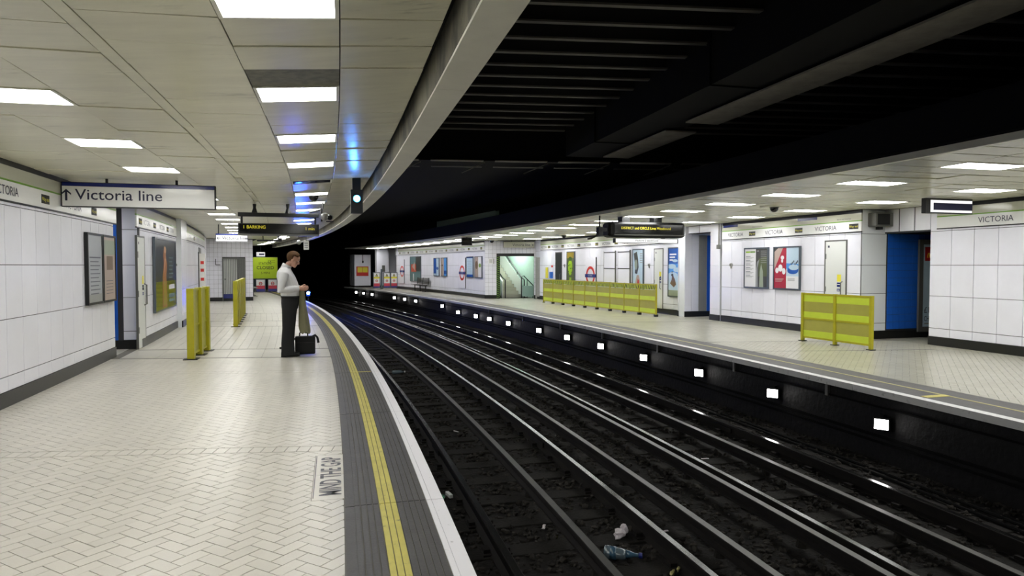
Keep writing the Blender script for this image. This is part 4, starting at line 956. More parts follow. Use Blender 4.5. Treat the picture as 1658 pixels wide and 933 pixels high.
mb = MB().box(.19, L_ - .21, .033, .04, -.125, -.03, 'signglow'); mb.text('Platform 2 westbound', 1.05, -.095, .05, .0315, 'ink').build('lower_sign', o)
# sign cut by the right edge
o = thing('hanging_sign', 'white sign with dark border at the right edge under the ceiling', 'sign', 9.62, 9.80, 2.53)
MB().bbox(-.34, .72, 0, .10, 0, .27, .008, 'dark').build('casing', o); MB().box(-.24, .70, -.006, 0, .02, .235, 'signglow').build('face', o); MB().box(-.18, .70, -.009, -.006, .06, .185, 'ink').build('dark_strip', o)
# stairway sign
o = tag(link('entrance_sign', None, None, (-0.42, 32.86, 2.47), 0), 'cream Victoria line sign with arrow above the stairway entrance', 'sign')
MB().box(0, 1.50, 0, .10, 0, .30, 'dark').build('casing', o); fc = MB().box(.02, 1.49, -.006, 0, .0, .28, 'cream').build('face', o)
mb = MB().text('Victoria line', .44, .07, .13, -.008, 'ink', 'L', .95); arrow(mb, 1.41, .14, .12, -.008, 'ink', 'down'); mb.build('lettering', fc)
rods(o, (.4, 1.05), .30, .35, .014)
# far hanging bar, small white plate and mirror
o = thing('hanging_bar', 'thin dark hanging bar beyond the indicator', 'bar', 25.2, -1.85, 2.44)
MB().box(-.40, .42, 0, .06, 0, .06, 'dark').build('bar', o); rods(o, (-.2, .3), .06, .40, .02)
MB().bbox(.3, .42, -.16, .0, -.01, .10, .01, 'dark').build('camera_body', o)
o = thing('hanging_plate', 'small white plate hanging above the head of the man', 'sign', 25.2, -0.62, 2.16)
MB().bbox(-.09, .09, 0, .02, 0, .31, .004, 'signwhite').build('plate', o); MB().tube([(0, .01, .31), (0, .01, .76)], .01, 6, 'dark').build('hanger', o)
for k in range(3): MB().box(-.06, .06, -.003, 0, .08 + .07 * k, .10 + .07 * k, 'ink').build('mark', o)
o = thing('dome_mirror', 'small round silver mirror hanging left of the white plate', 'mirror', 25.2, -0.87, 2.42)
MB().ell((0, 0, 0), (.08, .06, .08), 'silver').build('bowl', o, None, True); MB().tube([(0, 0, .07), (0, 0, .48)], .012, 6, 'dark').build('hanger', o)
# cameras
def dome(label, s, t, z, r=.085, flat=False):
    o = thing('dome_camera', label, 'camera', s, t, z)
    MB().tube([(0, 0, 0), (0, 0, -.03)], [r * 1.2, r * 1.15], 20, 'greymetal' if flat else 'dark').build('mount', o)
    if flat: MB().box(-.26, .26, -.12, .12, -.02, 0, 'beam').build('ceiling_plate', o)
    MB().ell((0, 0, -.04), (r, r, r), 'blackgloss').build('dome', o, None, True)
dome('black dome camera on the left ceiling among the lights', 12.95, -0.92, 2.895, .085)
dome('black dome camera on the right ceiling above the poster frames', 11.92, 8.15, CEIL_R, .085, True)
dome('black dome camera near the stairway entrance ceiling', 30.6, 8.35, CEIL_R, .10, True)
dome('black dome camera far along the right ceiling', 24.6, 9.1, CEIL_R, .09, True)
o = thing('security_camera', 'silver camera cluster at the right end of the left indicator', 'camera', 14.35, -0.68, 2.55)
MB().tube([(-.30, .05, .12), (-.12, .02, .17), (-.04, 0, .20), (-.04, 0, .37)], .016, 8, 'dark').build('arm', o)
MB().tube([(-.02, -.12, .03), (.02, .16, .07)], [.075, .06], 14, 'silver').build('housing', o, None, True); MB().tube([(.09, -.06, .02), (.12, .16, .04)], [.062, .055], 14, 'silver').build('second_housing', o, None, True)
MB().tube([(.09, -.07, .02), (.09, -.058, .02)], .05, 12, 'blackgloss').build('lens', o); MB().box(-.08, -.05, -.04, .04, -.06, .20, 'dark').build('bracket', o); MB().box(.02, .16, -.08, -.04, -.07, -.05, 'dark').build('clamp', o)
s2, t2 = ST(2.10, 16.6)
o = thing('security_camera', 'black camera on an arm left of the right indicator', 'camera', s2, t2, 2.42)
MB().bbox(-.02, .10, -.08, .08, -.06, .12, .01, 'dark').build('housing', o); MB().bbox(.10, .22, -.05, .07, .02, .10, .008, 'dark').build('second_housing', o); MB().tube([(.02, 0, -.06), (-.18, .0, -.16), (-.28, .0, -.17)], .022, 8, 'dark').build('arm', o); MB().tube([(.04, 0, .12), (.04, 0, .40)], .02, 8, 'dark').build('hanger', o)
o = thing('monitor_box', 'grey monitor box at the top corner beside the blue passage', 'monitor', 11.90, 10.82, 2.38)
MB().bbox(-.22, .24, -.14, .10, .06, .36, .02, 'greymetal').build('body', o); MB().bbox(-.18, .14, -.15, -.135, .10, .33, .006, 'teal' if False else 'dark').build('screen', o); MB().box(-.05, .05, -.05, .05, 0, .06, 'dark').build('bracket', o)
o = tag(link('hanging_monitor', None, None, (-1.92, 29.2, 2.47), .2), 'black box hanging from the right ceiling before the far lights', 'monitor')
MB().bbox(-.22, .22, 0, .30, 0, .33, .015, 'dark').build('body', o); MB().box(-.19, .19, -.004, 0, .03, .30, 'blackgloss').build('screen', o); MB().tube([(0, .15, .33), (0, .15, .36)], .03, 8, 'dark').build('hanger', o)
o = thing('monitor_box', 'pale grey monitor box at the far end of the right wall', 'monitor', 46.9, 8.55, 2.32)
MB().bbox(-.22, .22, -.1, .1, 0, .5, .02, 'greymetal').build('body', o); MB().box(-.16, .16, -.105, -.1, .08, .42, 'door').build('screen', o)
# blue signals
o = thing('signal_lamp', 'glowing blue signal lamp box hanging beside the canopy beam', 'signal', 10.46, -0.315, 2.385)
MB().bbox(-.088, .088, 0, .16, 0, .35, .006, 'black').build('housing', o); MB().box(-.06, .06, .03, .13, .35, .56, 'black').build('hanger', o)
MB().ring(0, .215, .048, .062, -.02, 0, 'black', 24).build('lens_rim', o)
MB().ell((0, -.004, .215), (.047, .030, .047), 'bluelamp', 10).build('lens', o, None, True); MB().disc(0, .215, .036, -.036, -.030, 'bluecore').build('lens_centre', o)
o = thing('signal_post', 'small blue lamp low beside the rails beyond the man', 'signal', 35.21, 0.42, -1.0)
MB().tube([(0, 0, 0), (0, 0, 1.1)], .03, 8, 'dark').build('post', o); MB().bbox(-.10, .10, -.05, .10, 1.08, 1.40, .01, 'black').build('head', o); MB().ell((0, -.055, 1.24), (.07, .05, .07), 'bluefar', 10).build('lens', o, None, True)
MB().box(-.1, .1, -.1, .1, 0, .05, 'dark').build('foot', o)
MB().box(-.10, .10, -.26, -.04, 1.33, 1.345, 'black').box(-.10, -.088, -.26, -.04, 1.20, 1.33, 'black').build('added_visor', o)  # visor added to keep the blue light off the ceiling

# ================================================================== barriers
def barrier(label, s0, s1, t0, t1, face, bays, h, post_w, style):
    p0, p1 = (W(s0, t0), W(s1, t1)); d = (p1 - p0); ln = math.hypot(d.x, d.y)
    o = tag(link('platform_barrier', None, None, p0, math.atan2(d.y, d.x)), label, 'barrier', 'yellow platform barriers')
    q = ln / bays; pw = post_w
    for k in range(bays + 1):
        x = q * k
        MB().bbox(x - pw / 2, x + pw / 2, -pw / 2, pw / 2, 0.012, h, .005, 'lime').build('post', o)
        MB().box(x - pw * .9, x + pw * .9, -pw * 1.0, pw * 1.0, 0, .014, 'dark').build('foot_plate', o)
        if style == 'long' and k < bays: MB().box(x - .05, x + .05, -.05, .05, .014, .07, 'dark').build('foot', o)
    for k in range(bays):
        a, b = q * k + pw / 2, q * (k + 1) - pw / 2
        zm = h * .46
        for z0, z1, m, nm in ((h - .045, h - .005, 'lime', 'top_rail'), (zm, zm + .035, 'lime', 'middle_rail'), (.075, .11, 'lime', 'bottom_rail')):
            MB().box(a, b, -.02, .02, z0, z1, m).build(nm, o)
        if style == 'open':
            MB().box(a + .01, b - .01, -.004, .004, .11, zm, 'mesh').build('lower_panel', o); MB().box(a + .01, b - .01, -.004, .004, zm + .035, h - .045, 'mesh').build('upper_panel', o)
            continue
        MB().box(a, b, -.006, .006, .11 + .13, zm, 'mesh').build('lower_panel', o); MB().box(a, b, -.009, .009, .11, .24, 'limebright').build('lower_band', o)
        top = h - .045
        MB().box(a, b, -.009, .009, zm + .035, zm + .16, 'limebright').build('middle_band', o)
        MB().box(a, b, -.006, .006, zm + .16, top - .14, 'mesh').build('upper_panel', o)
        if style == 'long':
            hz = MB().box(a, b, -.009, .009, top - .13, top, 'limebright'); n = max(4, int((b - a) / .085))
            for i in range(n):
                x = a + (b - a) * i / n
                for yy, rev in ((-.0098, False), (.0098, True)):
                    f = [(x, yy, top), (x + .045, yy, top), (x + .085, yy, top - .13), (x + .04, yy, top - .13)]
                    hz.add(f, [(0, 1, 2, 3)], 'black')
            hz.build('hazard_band', o)
        else: MB().box(a, b, -.009, .009, top - .14, top, 'limebright').build('upper_band', o)
    return o
barrier('short two-bay lime barrier before the grey door on the right platform', 10.46, 12.10, 9.17, 9.05, 'right', 2, 1.03, .062, 'short')
barrier('long nine-bay lime barrier with striped top on the right platform', 18.76, 27.12, 9.52, 9.40, 'right', 9, 1.02, .05, 'long')
barrier('nearest yellow barrier on the left platform seen end on', 12.70, 13.92, -2.95, -2.86, 'left', 2, 1.21, .115, 'open')
barrier('second yellow barrier on the left platform closer to the steel gate', 19.2, 24.2, -2.72, -2.68, 'left', 6, 1.2, .11, 'open')

# ================================================================== gates, boards, benches
o = thing('steel_gate', 'tall steel bar gate with blue foot panel in the white end wall', 'gate', 33.55, -3.015, 0.0)
for x in (-.47, .47): MB().box(x - .02, x + .02, -.02, .03, .0, 1.95, 'greymetal').build('gate_frame', o)
MB().box(-.47, .47, -.02, .03, 1.90, 1.95, 'greymetal').build('top_rail', o)
for k in range(13): MB().tube([(-.44 + .073 * k, 0, .30), (-.44 + .073 * k, 0, 1.9)], .014, 6, 'steel').build('bar', o)
MB().box(-.45, .12, -.01, .01, .12, .32, 'signblue').build('foot_panel', o); MB().box(-.40, -.34, -.04, .0, .95, 1.02, 'steel').build('lock', o)
MB().box(.13, .45, .004, .02, .1, 1.9, 'greymetal').build('folded_leaf', o)
MB().box(-.47, .47, .04, .06, 0, 1.95, 'door').build('backing', o)
o = thing('wall_plate', 'dark L-shaped bracket on the white end wall left of the gate', 'bracket', 33.58, -3.72, 1.62)
MB().box(-.06, -.03, -.03, 0, 0, .28, 'dark').build('upright', o); MB().box(-.06, .14, -.03, 0, 0, .03, 'dark').build('arm', o)
o = tag(link('folding_gate', None, None, (1.16, 32.5, 0), math.atan2(-.48, .72)), 'folded grey steel gate beside the stairway entrance', 'gate')
for x in (0, .84): MB().box(x - .03, x + .03, -.03, .03, .02, 2.0, 'fitgrey').build('post', o)
for z in (.12, 1.94): MB().box(0, .84, -.02, .02, z, z + .05, 'fitgrey').build('rail', o)
for k in range(12): MB().box(.04 + .066 * k, .08 + .066 * k, -.015, .015, .17, 1.94, 'fitgrey').build('slat', o)
def board(label, s, t, w, h, cat='board', draw=None, z0=0.03, post=None):
    o = thing('notice_board', label, cat, s, t, z0)
    MB().bbox(-w / 2, w / 2, 0, .06, 0, h, .012, 'frame').build('frame', o)
    pr = MB(); draw(pr, w, h); pr.build('print', o)
    if post is not None:
        MB().box(post - .06, post + .06, 0, .08, -z0 + .002, h + .22, 'frame').build('post', o)
        MB().box(post - .10, post + .10, -.06, .14, -z0, -z0 + .03, 'dark').build('post_foot', o)
    return o
def d_warn(mb, w, h):
    a = w / 2 - .05
    mb.box(-a, a, -.006, 0, h * .30, h - .05, 'signwhite'); mb.box(-a, a, -.007, 0, h * .12, h * .30, 'pink'); mb.box(-a, a, -.007, 0, .03, h * .12, 'purple'); mb.box(-a, a, -.008, 0, h * .60, h * .72, 'lemon')
    mb.add([(-.10, -.009, h * .74), (.10, -.009, h * .74), (0, -.009, h * .93)], [(0, 1, 2)], 'ink'); mb.add([(-.045, -.010, h * .77), (.045, -.010, h * .77), (0, -.010, h * .86)], [(0, 1, 2)], 'lemon')
    mb.ring(0, h * .46, .05, .085, -.009, 0, 'red', 20); mb.box(-.07, .07, -.010, -.0085, h * .45, h * .47, 'ink')
for k, (lab, t) in enumerate((('leftmost of three safety boards at the far right platform end', 6.90), ('middle one of three safety boards at the far right platform end', 7.62), ('rightmost of three safety boards at the far right platform end', 8.13))):
    board(lab, 46.3, t - .12, .50, 1.08, 'board', d_warn, .06, (.36, None, .34)[k] if k != 1 else None)
def d_closed(mb, w, h):
    mb.box(-w / 2 + .02, w / 2 - .02, -.008, 0, .02, h - .02, 'limeboard')
    mb.text('STATION', -.02, h * .66, .13, -.0092, 'limeink', 'C', .95, .012); mb.text('CLOSED', 0, h * .44, .19, -.0092, 'limeink', 'C', 1.0, .015); mb.text('5 MPH', 0, h * .22, .13, -.0092, 'limeink', 'C')
    mb.box(.16, .56, -.010, 0, h * .83, h * .845, 'limeink'); mb.box(.16, .185, -.010, 0, h * .72, h * .84, 'limeink'); mb.disc(.30, h * .80, .03, -.0105, 0, 'limeink'); mb.box(.18, .56, -.010, 0, h * .75, h * .765, 'limeink')
o = board('lime green STATION CLOSED board at the far left platform end', 44.2, -0.72, 1.44, 1.32, 'board', d_closed, 0.80)
MB().box(-.74, .74, -.02, .05, -.03, 0, 'dark').build('lower_rail', o)
for x in (-.66, .0, .68): MB().box(x - .03, x + .03, .0, .05, -.80, .02, 'frame').build('leg', o)
for k, (lab, t) in enumerate((('left white and pink safety board under the lime board', -1.03), ('right white and pink safety board under the lime board', -0.34))):
    def d_low(mb, w, h):
        a = w / 2 - .04
        mb.box(-a, a, -.006, 0, h * .5, h - .03, 'signwhite'); mb.box(-a, a, -.007, 0, h * .24, h * .5, 'pink'); mb.box(-a, a, -.007, 0, .02, h * .24, 'purple'); mb.ring(0, h * .66, .06, .10, -.009, 0, 'red', 20); mb.box(-.07, .06, -.010, -.0085, h * .62, h * .66, 'ink')
    board(lab, 43.95, t, .56, .76, 'board', d_low, 0.02)
o = thing('small_sign', 'white sign above the lime board at the far left', 'sign', 44.3, -0.96, 2.16)
MB().bbox(-.25, .25, 0, .04, 0, .26, .005, 'signwhite').build('face', o); MB().box(-.10, .2, -.004, 0, .08, .18, 'ink').build('mark', o); MB().tube([(0, .02, .26), (0, .02, .68)], .012, 6, 'dark').build('hanger', o)
def bench(label, s, t, face, n=4):
    o = thing('platform_bench', label, 'bench', s, t, 0, face)
    for k in range(n):
        x = -.9 + .6 * k if n == 4 else -.3 + .6 * k
        MB().add([(x - .27, -.48, .43), (x + .27, -.48, .43), (x + .27, -.06, .40), (x - .27, -.06, .40), (x - .27, -.48, .45), (x + .27, -.48, .45), (x + .27, -.06, .42), (x - .27, -.06, .42)], [(0, 3, 2, 1), (4, 5, 6, 7), (0, 1, 5, 4), (2, 3, 7, 6), (1, 2, 6, 5), (0, 4, 7, 3)], 'steel').build('seat', o)
        for q in range(5): MB().box(x - .27, x + .27, -.06 + .02 * q / 5, -.035 + .02 * q / 5, .48 + .075 * q, .53 + .075 * q, 'greymetal').build('back_slat', o)
    hw = .3 * n
    MB().box(-hw, hw, -.27, -.22, .36, .40, 'dark').build('beam', o)
    for x in (-hw + .15, 0.0, hw - .15):
        MB().box(x - .025, x + .025, -.27, -.22, 0.01, .38, 'dark').build('leg', o); MB().box(x - .03, x + .03, -.45, -.05, 0, .02, 'dark').build('foot', o)
        MB().tube([(x, -.24, .38), (x, -.08, .42), (x, -.04, .86)], .018, 6, 'dark').build('back_support', o)
bench('grey metal bench below the red poster on the far right wall', 40.9, 8.22, 'right')
bench('metal bench half hidden behind the white end wall', 39.2, -2.19, 'left')
# far right enclosure and pier
o = thing('wall_pier', 'white lit pier at the far end of the right platform', 'pier', 48.6, 7.95, 0)
o['kind'] = 'structure'
MB().box(-.45, .45, 0, .4, 0, 2.8, 'panel').build('face', o); MB().box(.45, 1.15, .5, .8, 0, 2.8, 'panel').build('side_face', o); MB().box(-.06, .16, -.02, 0, 1.15, 1.62, 'greymetal').build('hatch', o); MB().box(-.46, 1.15, -.02, 0, 0, .17, 'base').build('baseboard', o)
o = thing('equipment_hut', 'white box hut at the far right platform end', 'hut', 50.2, 6.95, 0.12)
MB().bbox(-.62, .60, 0, 1.2, 0, 2.28, .01, 'panel').build('body', o)
MB().box(-.48, .42, -.03, 0, .72, 1.42, 'red').build('notice_back', o); MB().box(-.40, -.04, -.036, -.03, .98, 1.36, 'lemon').build('warning_notice', o); MB().box(-.01, .36, -.036, -.03, .98, 1.36, 'lemon').build('second_warning_notice', o)
MB().tube([(0, -.04, 2.28), (0, -.04, 1.78)], .02, 8, 'dark').build('lamp_stem', o); MB().ell((0, -.05, 1.76), (.06, .06, .1), 'dark').build('lamp_head', o, None, True)
MB().box(-.6, .58, .02, 1.15, -.12, 0, 'dark').build('plinth', o)
# small wall fittings
def fitting(name, label, cat, s, t, z, face, build): 
    o = thing(name, label, cat, s, t, z, face); build(o); return o
for lab, s, t, f in (('round bell on the wall left of the listing poster frame', 16.35, 10.43, 'right'), ('round bell on the wall between tall pale poster and door', 20.62, 10.43, 'right'), ('round bell on the wall right of the film poster', 19.15, -4.135, 'left'), ('round bell on the wall between dark door and green poster', 27.15, 10.43, 'right')):
    fitting('wall_bell', lab, 'bell', s, t, 1.62, f, lambda o: (MB().disc(0, 0, .05, -.04, 0, 'fitgrey').build('gong', o), MB().disc(0, 0, .022, -.055, -.04, 'greymetal').build('boss', o), MB().box(-.02, .02, -.03, 0, -.10, -.045, 'fitgrey').build('box', o)))
fitting('notice_plate', 'white notice plate on the tiled pier left of the stairs', 'sign', 31.0, 8.0, 1.75, 'cam', lambda o: None)
bpy.data.objects.remove(bpy.data.objects['notice_plate'])
o = tag(link('notice_plate', None, None, (-1.0, 32.98, 1.70), 0), 'white notice plate on the tiled pier left of the stairs', 'sign')
MB().bbox(-.14, .10, -.03, 0, 0, .24, .004, 'signwhite').build('plate', o); MB().box(.10, .125, -.035, 0, -.01, .24, 'dark').build('edge', o)
for k in range(3): MB().box(-.10, .05, -.032, -.03, .05 + .06 * k, .065 + .06 * k, 'ink').build('mark', o)
o = thing('conduit', 'thin grey pipe and box on the pilaster left of the poster frames', 'pipe', 16.80, 10.36, 0, 'right')
MB().tube([(0, -.02, 2.8), (0, -.02, 2.2)], .02, 8, 'greymetal').build('pipe', o); MB().bbox(-.05, .05, -.07, 0, 2.08, 2.2, .006, 'greymetal').build('box', o)
o = thing('fire_point', 'narrow white and red fire point board beyond the left pilaster', 'board', 24.9, -3.98, 0.55, 'cam')
MB().bbox(-.09, .11, 0, .05, 0, 1.45, .005, 'signwhite').build('board', o); MB().box(-.10, -.07, -.02, .06, -.1, 1.5, 'dark').build('edge', o)
for z in (.55, .85, 1.10): MB().box(-.03, .07, -.004, 0, z, z + .10, 'red').build('mark', o)
MB().box(-.09, .11, .0, .05, -.55, 0, 'greymetal').build('post', o)
o = thing('info_point', 'small blue help point beside the dark door', 'help point', 28.4, 10.43, 1.02, 'right')
MB().bbox(-.14, .10, -.08, 0, 0, .30, .01, 'blue').build('body', o); MB().box(-.62, -.42, -.05, -.02, 0, .5, 'lemon').build('notice', o); MB().disc(.04, .55, .05, -.05, 0, 'red').build('alarm', o)

# ================================================================== litter on the track
def litter(label, cat, name, s, t, z, rz): return tag(link(name, None, None, W(s, t, z), ang(s) + rz), label, cat)
o = litter('crushed blue plastic bottle between the near rails', 'bottle', 'plastic_bottle', 5.42, 1.66, -0.90, -.55)
MB().loft([((x, 0, 0), (0, ry, 0), (0, 0, rz)) for x, ry, rz in ((-.13, .02, .02), (-.125, .062, .055), (-.09, .066, .058), (-.04, .060, .050), (.02, .062, .046), (.06, .048, .040))], 'clearp', 16).build('body', o, None, True)
MB().loft([((x, .01, .0), (0, r, 0), (0, 0, r * .8)) for x, r in ((.06, .044), (.10, .036), (.13, .022), (.17, .021))], 'bluep', 14).build('shoulder', o, None, True)
MB().loft([((x, .01, 0), (0, .024, 0), (0, 0, .024)) for x in (.17, .20)], 'signblue', 14).build('cap', o); MB().loft([((x, 0, 0), (0, .064, 0), (0, 0, .056)) for x in (-.075, -.02)], 'bluep', 16).build('wrapper', o, None, True)
def crumple(o, name, r, m, seed, squash=.6):
    g = random.Random(seed); bm = bmesh.new(); bmesh.ops.create_icosphere(bm, subdivisions=2, radius=1)
    for v in bm.verts: k = g.uniform(.6, 1.15); v.co = Vector((v.co.x * r[0] * k, v.co.y * r[1] * k, v.co.z * r[2] * k))
    me = bpy.data.meshes.new(name); bm.to_mesh(me); bm.free(); me.materials.append(M[m]); return link(name, me, o)
o = litter('crumpled white paper beside the near track rail', 'paper', 'crumpled_paper', 5.83, 1.84, -0.905, .3)
a = crumple(o, 'main_crumple', (.07, .05, .05), 'paper', 1); b = crumple(o, 'second_crumple', (.045, .04, .055), 'paper', 2); b.location = (.085, .03, .015)
o = litter('pale yellow scrap lying against the near track rail', 'scrap', 'yellow_scrap', 5.02, 1.96, -0.925, .8)
a = crumple(o, 'torn_piece', (.05, .02, .02), 'yellow_r', 3); b = crumple(o, 'second_torn_piece', (.03, .015, .02), 'yellow_r', 4); b.location = (.09, -.02, 0)
o = litter('flattened green can below the white platform edge', 'can', 'green_can', 7.28, 0.40, -0.93, 1.2); MB().loft([((x, 0, 0), (0, r, 0), (0, 0, r * .6)) for x, r in ((-.08, .02), (-.06, .04), (.0, .036), (.06, .04), (.08, .02))], 'greenp', 12).build('can_body', o, None, True)
o = litter('white carton beside the green can under the platform edge', 'carton', 'white_carton', 7.36, 0.50, -0.925, 1.75); MB().bbox(-.07, .07, -.02, .02, -.02, .02, .006, 'signwhite').build('carton_body', o)
o = litter('clear plastic bottle lying between the rails further off', 'bottle', 'plastic_bottle', 16.1, 1.02, -0.915, .1)
MB().loft([((x, 0, 0), (0, r, 0), (0, 0, r)) for x, r in ((-.14, .02), (-.13, .045), (.06, .045), (.10, .02), (.15, .018))], 'clearp', 14).build('body', o, None, True); MB().loft([((x, 0, 0), (0, .02, 0), (0, 0, .02)) for x in (.15, .175)], 'signwhite', 12).build('cap', o)
for k, (lab, s, t) in enumerate((('pale curled scrap between the near running rail and outer rail', 5.85, 2.31), ('small white scrap by the centre rail of the near track', 6.25, 1.24), ('tiny white scrap left of the centre rail halfway along', 10.2, 1.13), ('small pale scrap between the far track rails', 7.9, 4.0), ('pale scrap in the middle of the far track', 8.6, 4.7))):
    o = litter(lab, 'scrap', 'paper_scrap', s, t, -0.945, k * .9); MB().loft([((x, .012 * math.sin(x * 40), .008), (0, .016, 0), (0, 0, .004)) for x in (-.05, -.025, 0, .025, .05)], 'paper', 8).build('scrap_sheet', o)

# ================================================================== the man, his coat and his bag
def fuse(mb, name, parent, m, vox, it=6):
    tmp = link('tmp', mb.mesh('tmp'))
    md = tmp.modifiers.new('r', 'REMESH'); md.mode = 'VOXEL'; md.voxel_size = vox
    sm = tmp.modifiers.new('s', 'SMOOTH'); sm.iterations = it; sm.factor = .5
    dg = bpy.context.evaluated_depsgraph_get(); dg.update()
    me = bpy.data.meshes.new_from_object(tmp.evaluated_get(dg)); bpy.data.objects.remove(tmp)
    me.materials.clear(); me.materials.append(M[m]); me.polygons.foreach_set('use_smooth', [True] * len(me.polygons)); me.name = name
    return link(name, me, parent)
man = thing('person', 'man in white shirt and black trousers looking down at his hands', 'person', 12.62, -1.36, 0.004)
def limb(mb, pts, rs, n=14): mb.tube(pts, rs, n)
def ringz(z, cx, rx, ry, cy=0.0): return ((cx, cy, z), (rx, 0, 0), (0, ry, 0))
TORSO = [(.96, .02, .125, .165), (1.06, .025, .138, .160), (1.18, .015, .148, .165), (1.30, -.012, .152, .180), (1.41, -.045, .142, .192), (1.485, -.062, .115, .180), (1.55, -.055, .080, .105)]
R_ARM = [(-.065, -.185, 1.465), (-.105, -.245, 1.31), (-.125, -.265, 1.165), (-.02, -.225, 1.175), (.10, -.165, 1.19), (.185, -.105, 1.195)]
L_ARM = [(-.065, .185, 1.465), (-.08, .245, 1.31), (-.07, .262, 1.165), (.02, .215, 1.18), (.12, .15, 1.20), (.205, .085, 1.205)]
bd = MB()
bd.loft([ringz(*q) for q in TORSO]); bd.loft([((-.05, 0, 1.50), (.07, 0, 0), (0, .075, 0)), ((-.018, 0, 1.58), (.060, 0, -.01), (0, .060, 0)), ((.04, 0, 1.66), (.062, 0, -.01), (0, .060, 0))])
for sy in (-1, 1):
    bd.loft([ringz(.06, -.03, .05, .045, sy * .085), ringz(.28, -.045, .06, .055, sy * .09), ringz(.50, -.01, .065, .06, sy * .095), ringz(.78, .01, .09, .085, sy * .095), ringz(1.0, .02, .10, .09, sy * .085)])
    bd.loft([((-.10, sy * .085, .05), (0, .035, 0), (0, 0, .045)), ((.0, sy * .088, .05), (0, .042, 0), (0, 0, .04)), ((.13, sy * .095, .03), (0, .04, 0), (0, 0, .025))])
limb(bd, R_ARM, [.062, .054, .048, .044, .036, .028]); limb(bd, L_ARM, [.062, .054, .048, .044, .036, .028])
# head, bowed forward
HT = Matrix.Rotation(math.radians(24), 4, 'Y')
def hp(x, y, z): return Vector((.090, 0, 1.708)) + (HT @ Vector((x, y, z)))
def hell(mb, c, r, m=None):
    n0 = len(mb.v); mb.ell(c, r, m, 12)
    mb.v[n0:] = [tuple(hp(*v)) for v in mb.v[n0:]]
hell(bd, (-.012, 0, .025), (.108, .082, .102)); hell(bd, (.025, 0, -.045), (.070, .062, .085)); hell(bd, (.060, 0, -.105), (.030, .034, .028))
hell(bd, (.098, 0, -.030), (.020, .014, .030)); hell(bd, (.106, 0, -.045), (.016, .017, .013)); hell(bd, (.078, 0, .018), (.022, .055, .016)); hell(bd, (.082, 0, -.080), (.014, .026, .012))
for sy in (-1, 1): hell(bd, (-.012, sy * .080, -.025), (.022, .012, .034)); hell(bd, (.045, sy * .045, -.045), (.04, .022, .035))
# hands: palm, four bent fingers, thumb
def hand(mb, wr, sy):
    w = Vector(wr); mb.loft([((w.x - .02, w.y, w.z), (0, .024, 0), (0, 0, .028)), ((w.x + .03, w.y - sy * .006, w.z - .005), (0, .022, 0), (0, 0, .040)), ((w.x + .075, w.y - sy * .018, w.z - .004), (0, .020, 0), (0, 0, .040))], None, 12)
    for k, ln in enumerate((.9, 1.0, .95, .78)):
        z = w.z + .030 - .021 * k; b = Vector((w.x + .070, w.y - sy * .020, z))
        mb.tube([b, b + Vector((.040 * ln, -sy * .006, -.002)), b + Vector((.058 * ln, -sy * .034, -.004)), b + Vector((.044 * ln, -sy * .056, -.004))], [.0098, .0094, .0088, .0075], 8)
    b = Vector((w.x + .020, w.y - sy * .014, w.z + .030)); mb.tube([b, b + Vector((.030, -sy * .022, .022)), b + Vector((.062, -sy * .034, .020))], [.0125, .0110, .009], 8)
hand(bd, R_ARM[-1], -1); hand(bd, L_ARM[-1], 1)
fuse(bd, 'body', man, 'skin', .0062, 3)
sh = MB(); g = .014
sh.loft([ringz(z, cx, rx + g + .012 * (z < 1.2), ry + g) for z, cx, rx, ry in [(1.06, .025, .128, .160)] + TORSO[2:]])
limb(sh, R_ARM[:5] + [(.165, -.118, 1.194)], [.082, .072, .066, .060, .050, .042]); limb(sh, L_ARM[:5] + [(.185, .10, 1.204)], [.082, .072, .066, .060, .050, .042])
sh.loft([((-.058, 0, 1.52), (.092, 0, .0), (0, .11, 0)), ((-.045, 0, 1.575), (.076, 0, -.015), (0, .080, 0))])
shirt = fuse(sh, 'shirt', man, 'shirt', .009, 3)
MB().loft([((-.042, 0, 1.555), (.080, 0, -.030), (0, .082, 0)), ((-.018, 0, 1.612), (.072, 0, -.036), (0, .072, 0))], 'shirt', 24).build('collar', shirt, None, True)
trs = MB()
for sy in (-1, 1):
    trs.loft([ringz(.028, -.018, .116, .082, sy * .090), ringz(.25, -.024, .108, .084, sy * .092), ringz(.50, -.004, .108, .09, sy * .095), ringz(.72, .006, .120, .1, sy * .095), ringz(.92, .020, .138, .110, sy * .088), ringz(1.02, .022, .128, .09, sy * .08)])
trs.loft([ringz(.84, .018, .140, .175), ringz(.94, .020, .150, .188), ringz(1.05, .024, .150, .180)])
fuse(trs, 'trousers', man, 'trouser', .010, 4)
MB().loft([ringz(1.035, .024, .158, .186), ringz(1.065, .024, .158, .184)], 'trouser', 28).build('belt', man, None, True)
for sy in (-1, 1):
    so = MB(); so.loft([((-.135, sy * .088, .048), (0, .030, 0), (0, 0, .040)), ((-.10, sy * .088, .055), (0, .040, 0), (0, 0, .052)), ((-.02, sy * .090, .058), (0, .043, 0), (0, 0, .055)), ((.07, sy * .094, .040), (0, .047, 0), (0, 0, .036)), ((.14, sy * .098, .030), (0, .043, 0), (0, 0, .026)), ((.175, sy * .099, .024), (0, .026, 0), (0, 0, .018))], 'leather', 16, 2.4); so = so.build('shoe', man, None, True)
    MB().box(-.135, -.05, sy * .088 - .038, sy * .088 + .038, 0, .02, 'leather').build('heel', so)
hr = MB(); n0 = 0
hell(hr, (-.018, 0, .034), (.113, .088, .102))
keep = []
inv = HT.inverted()
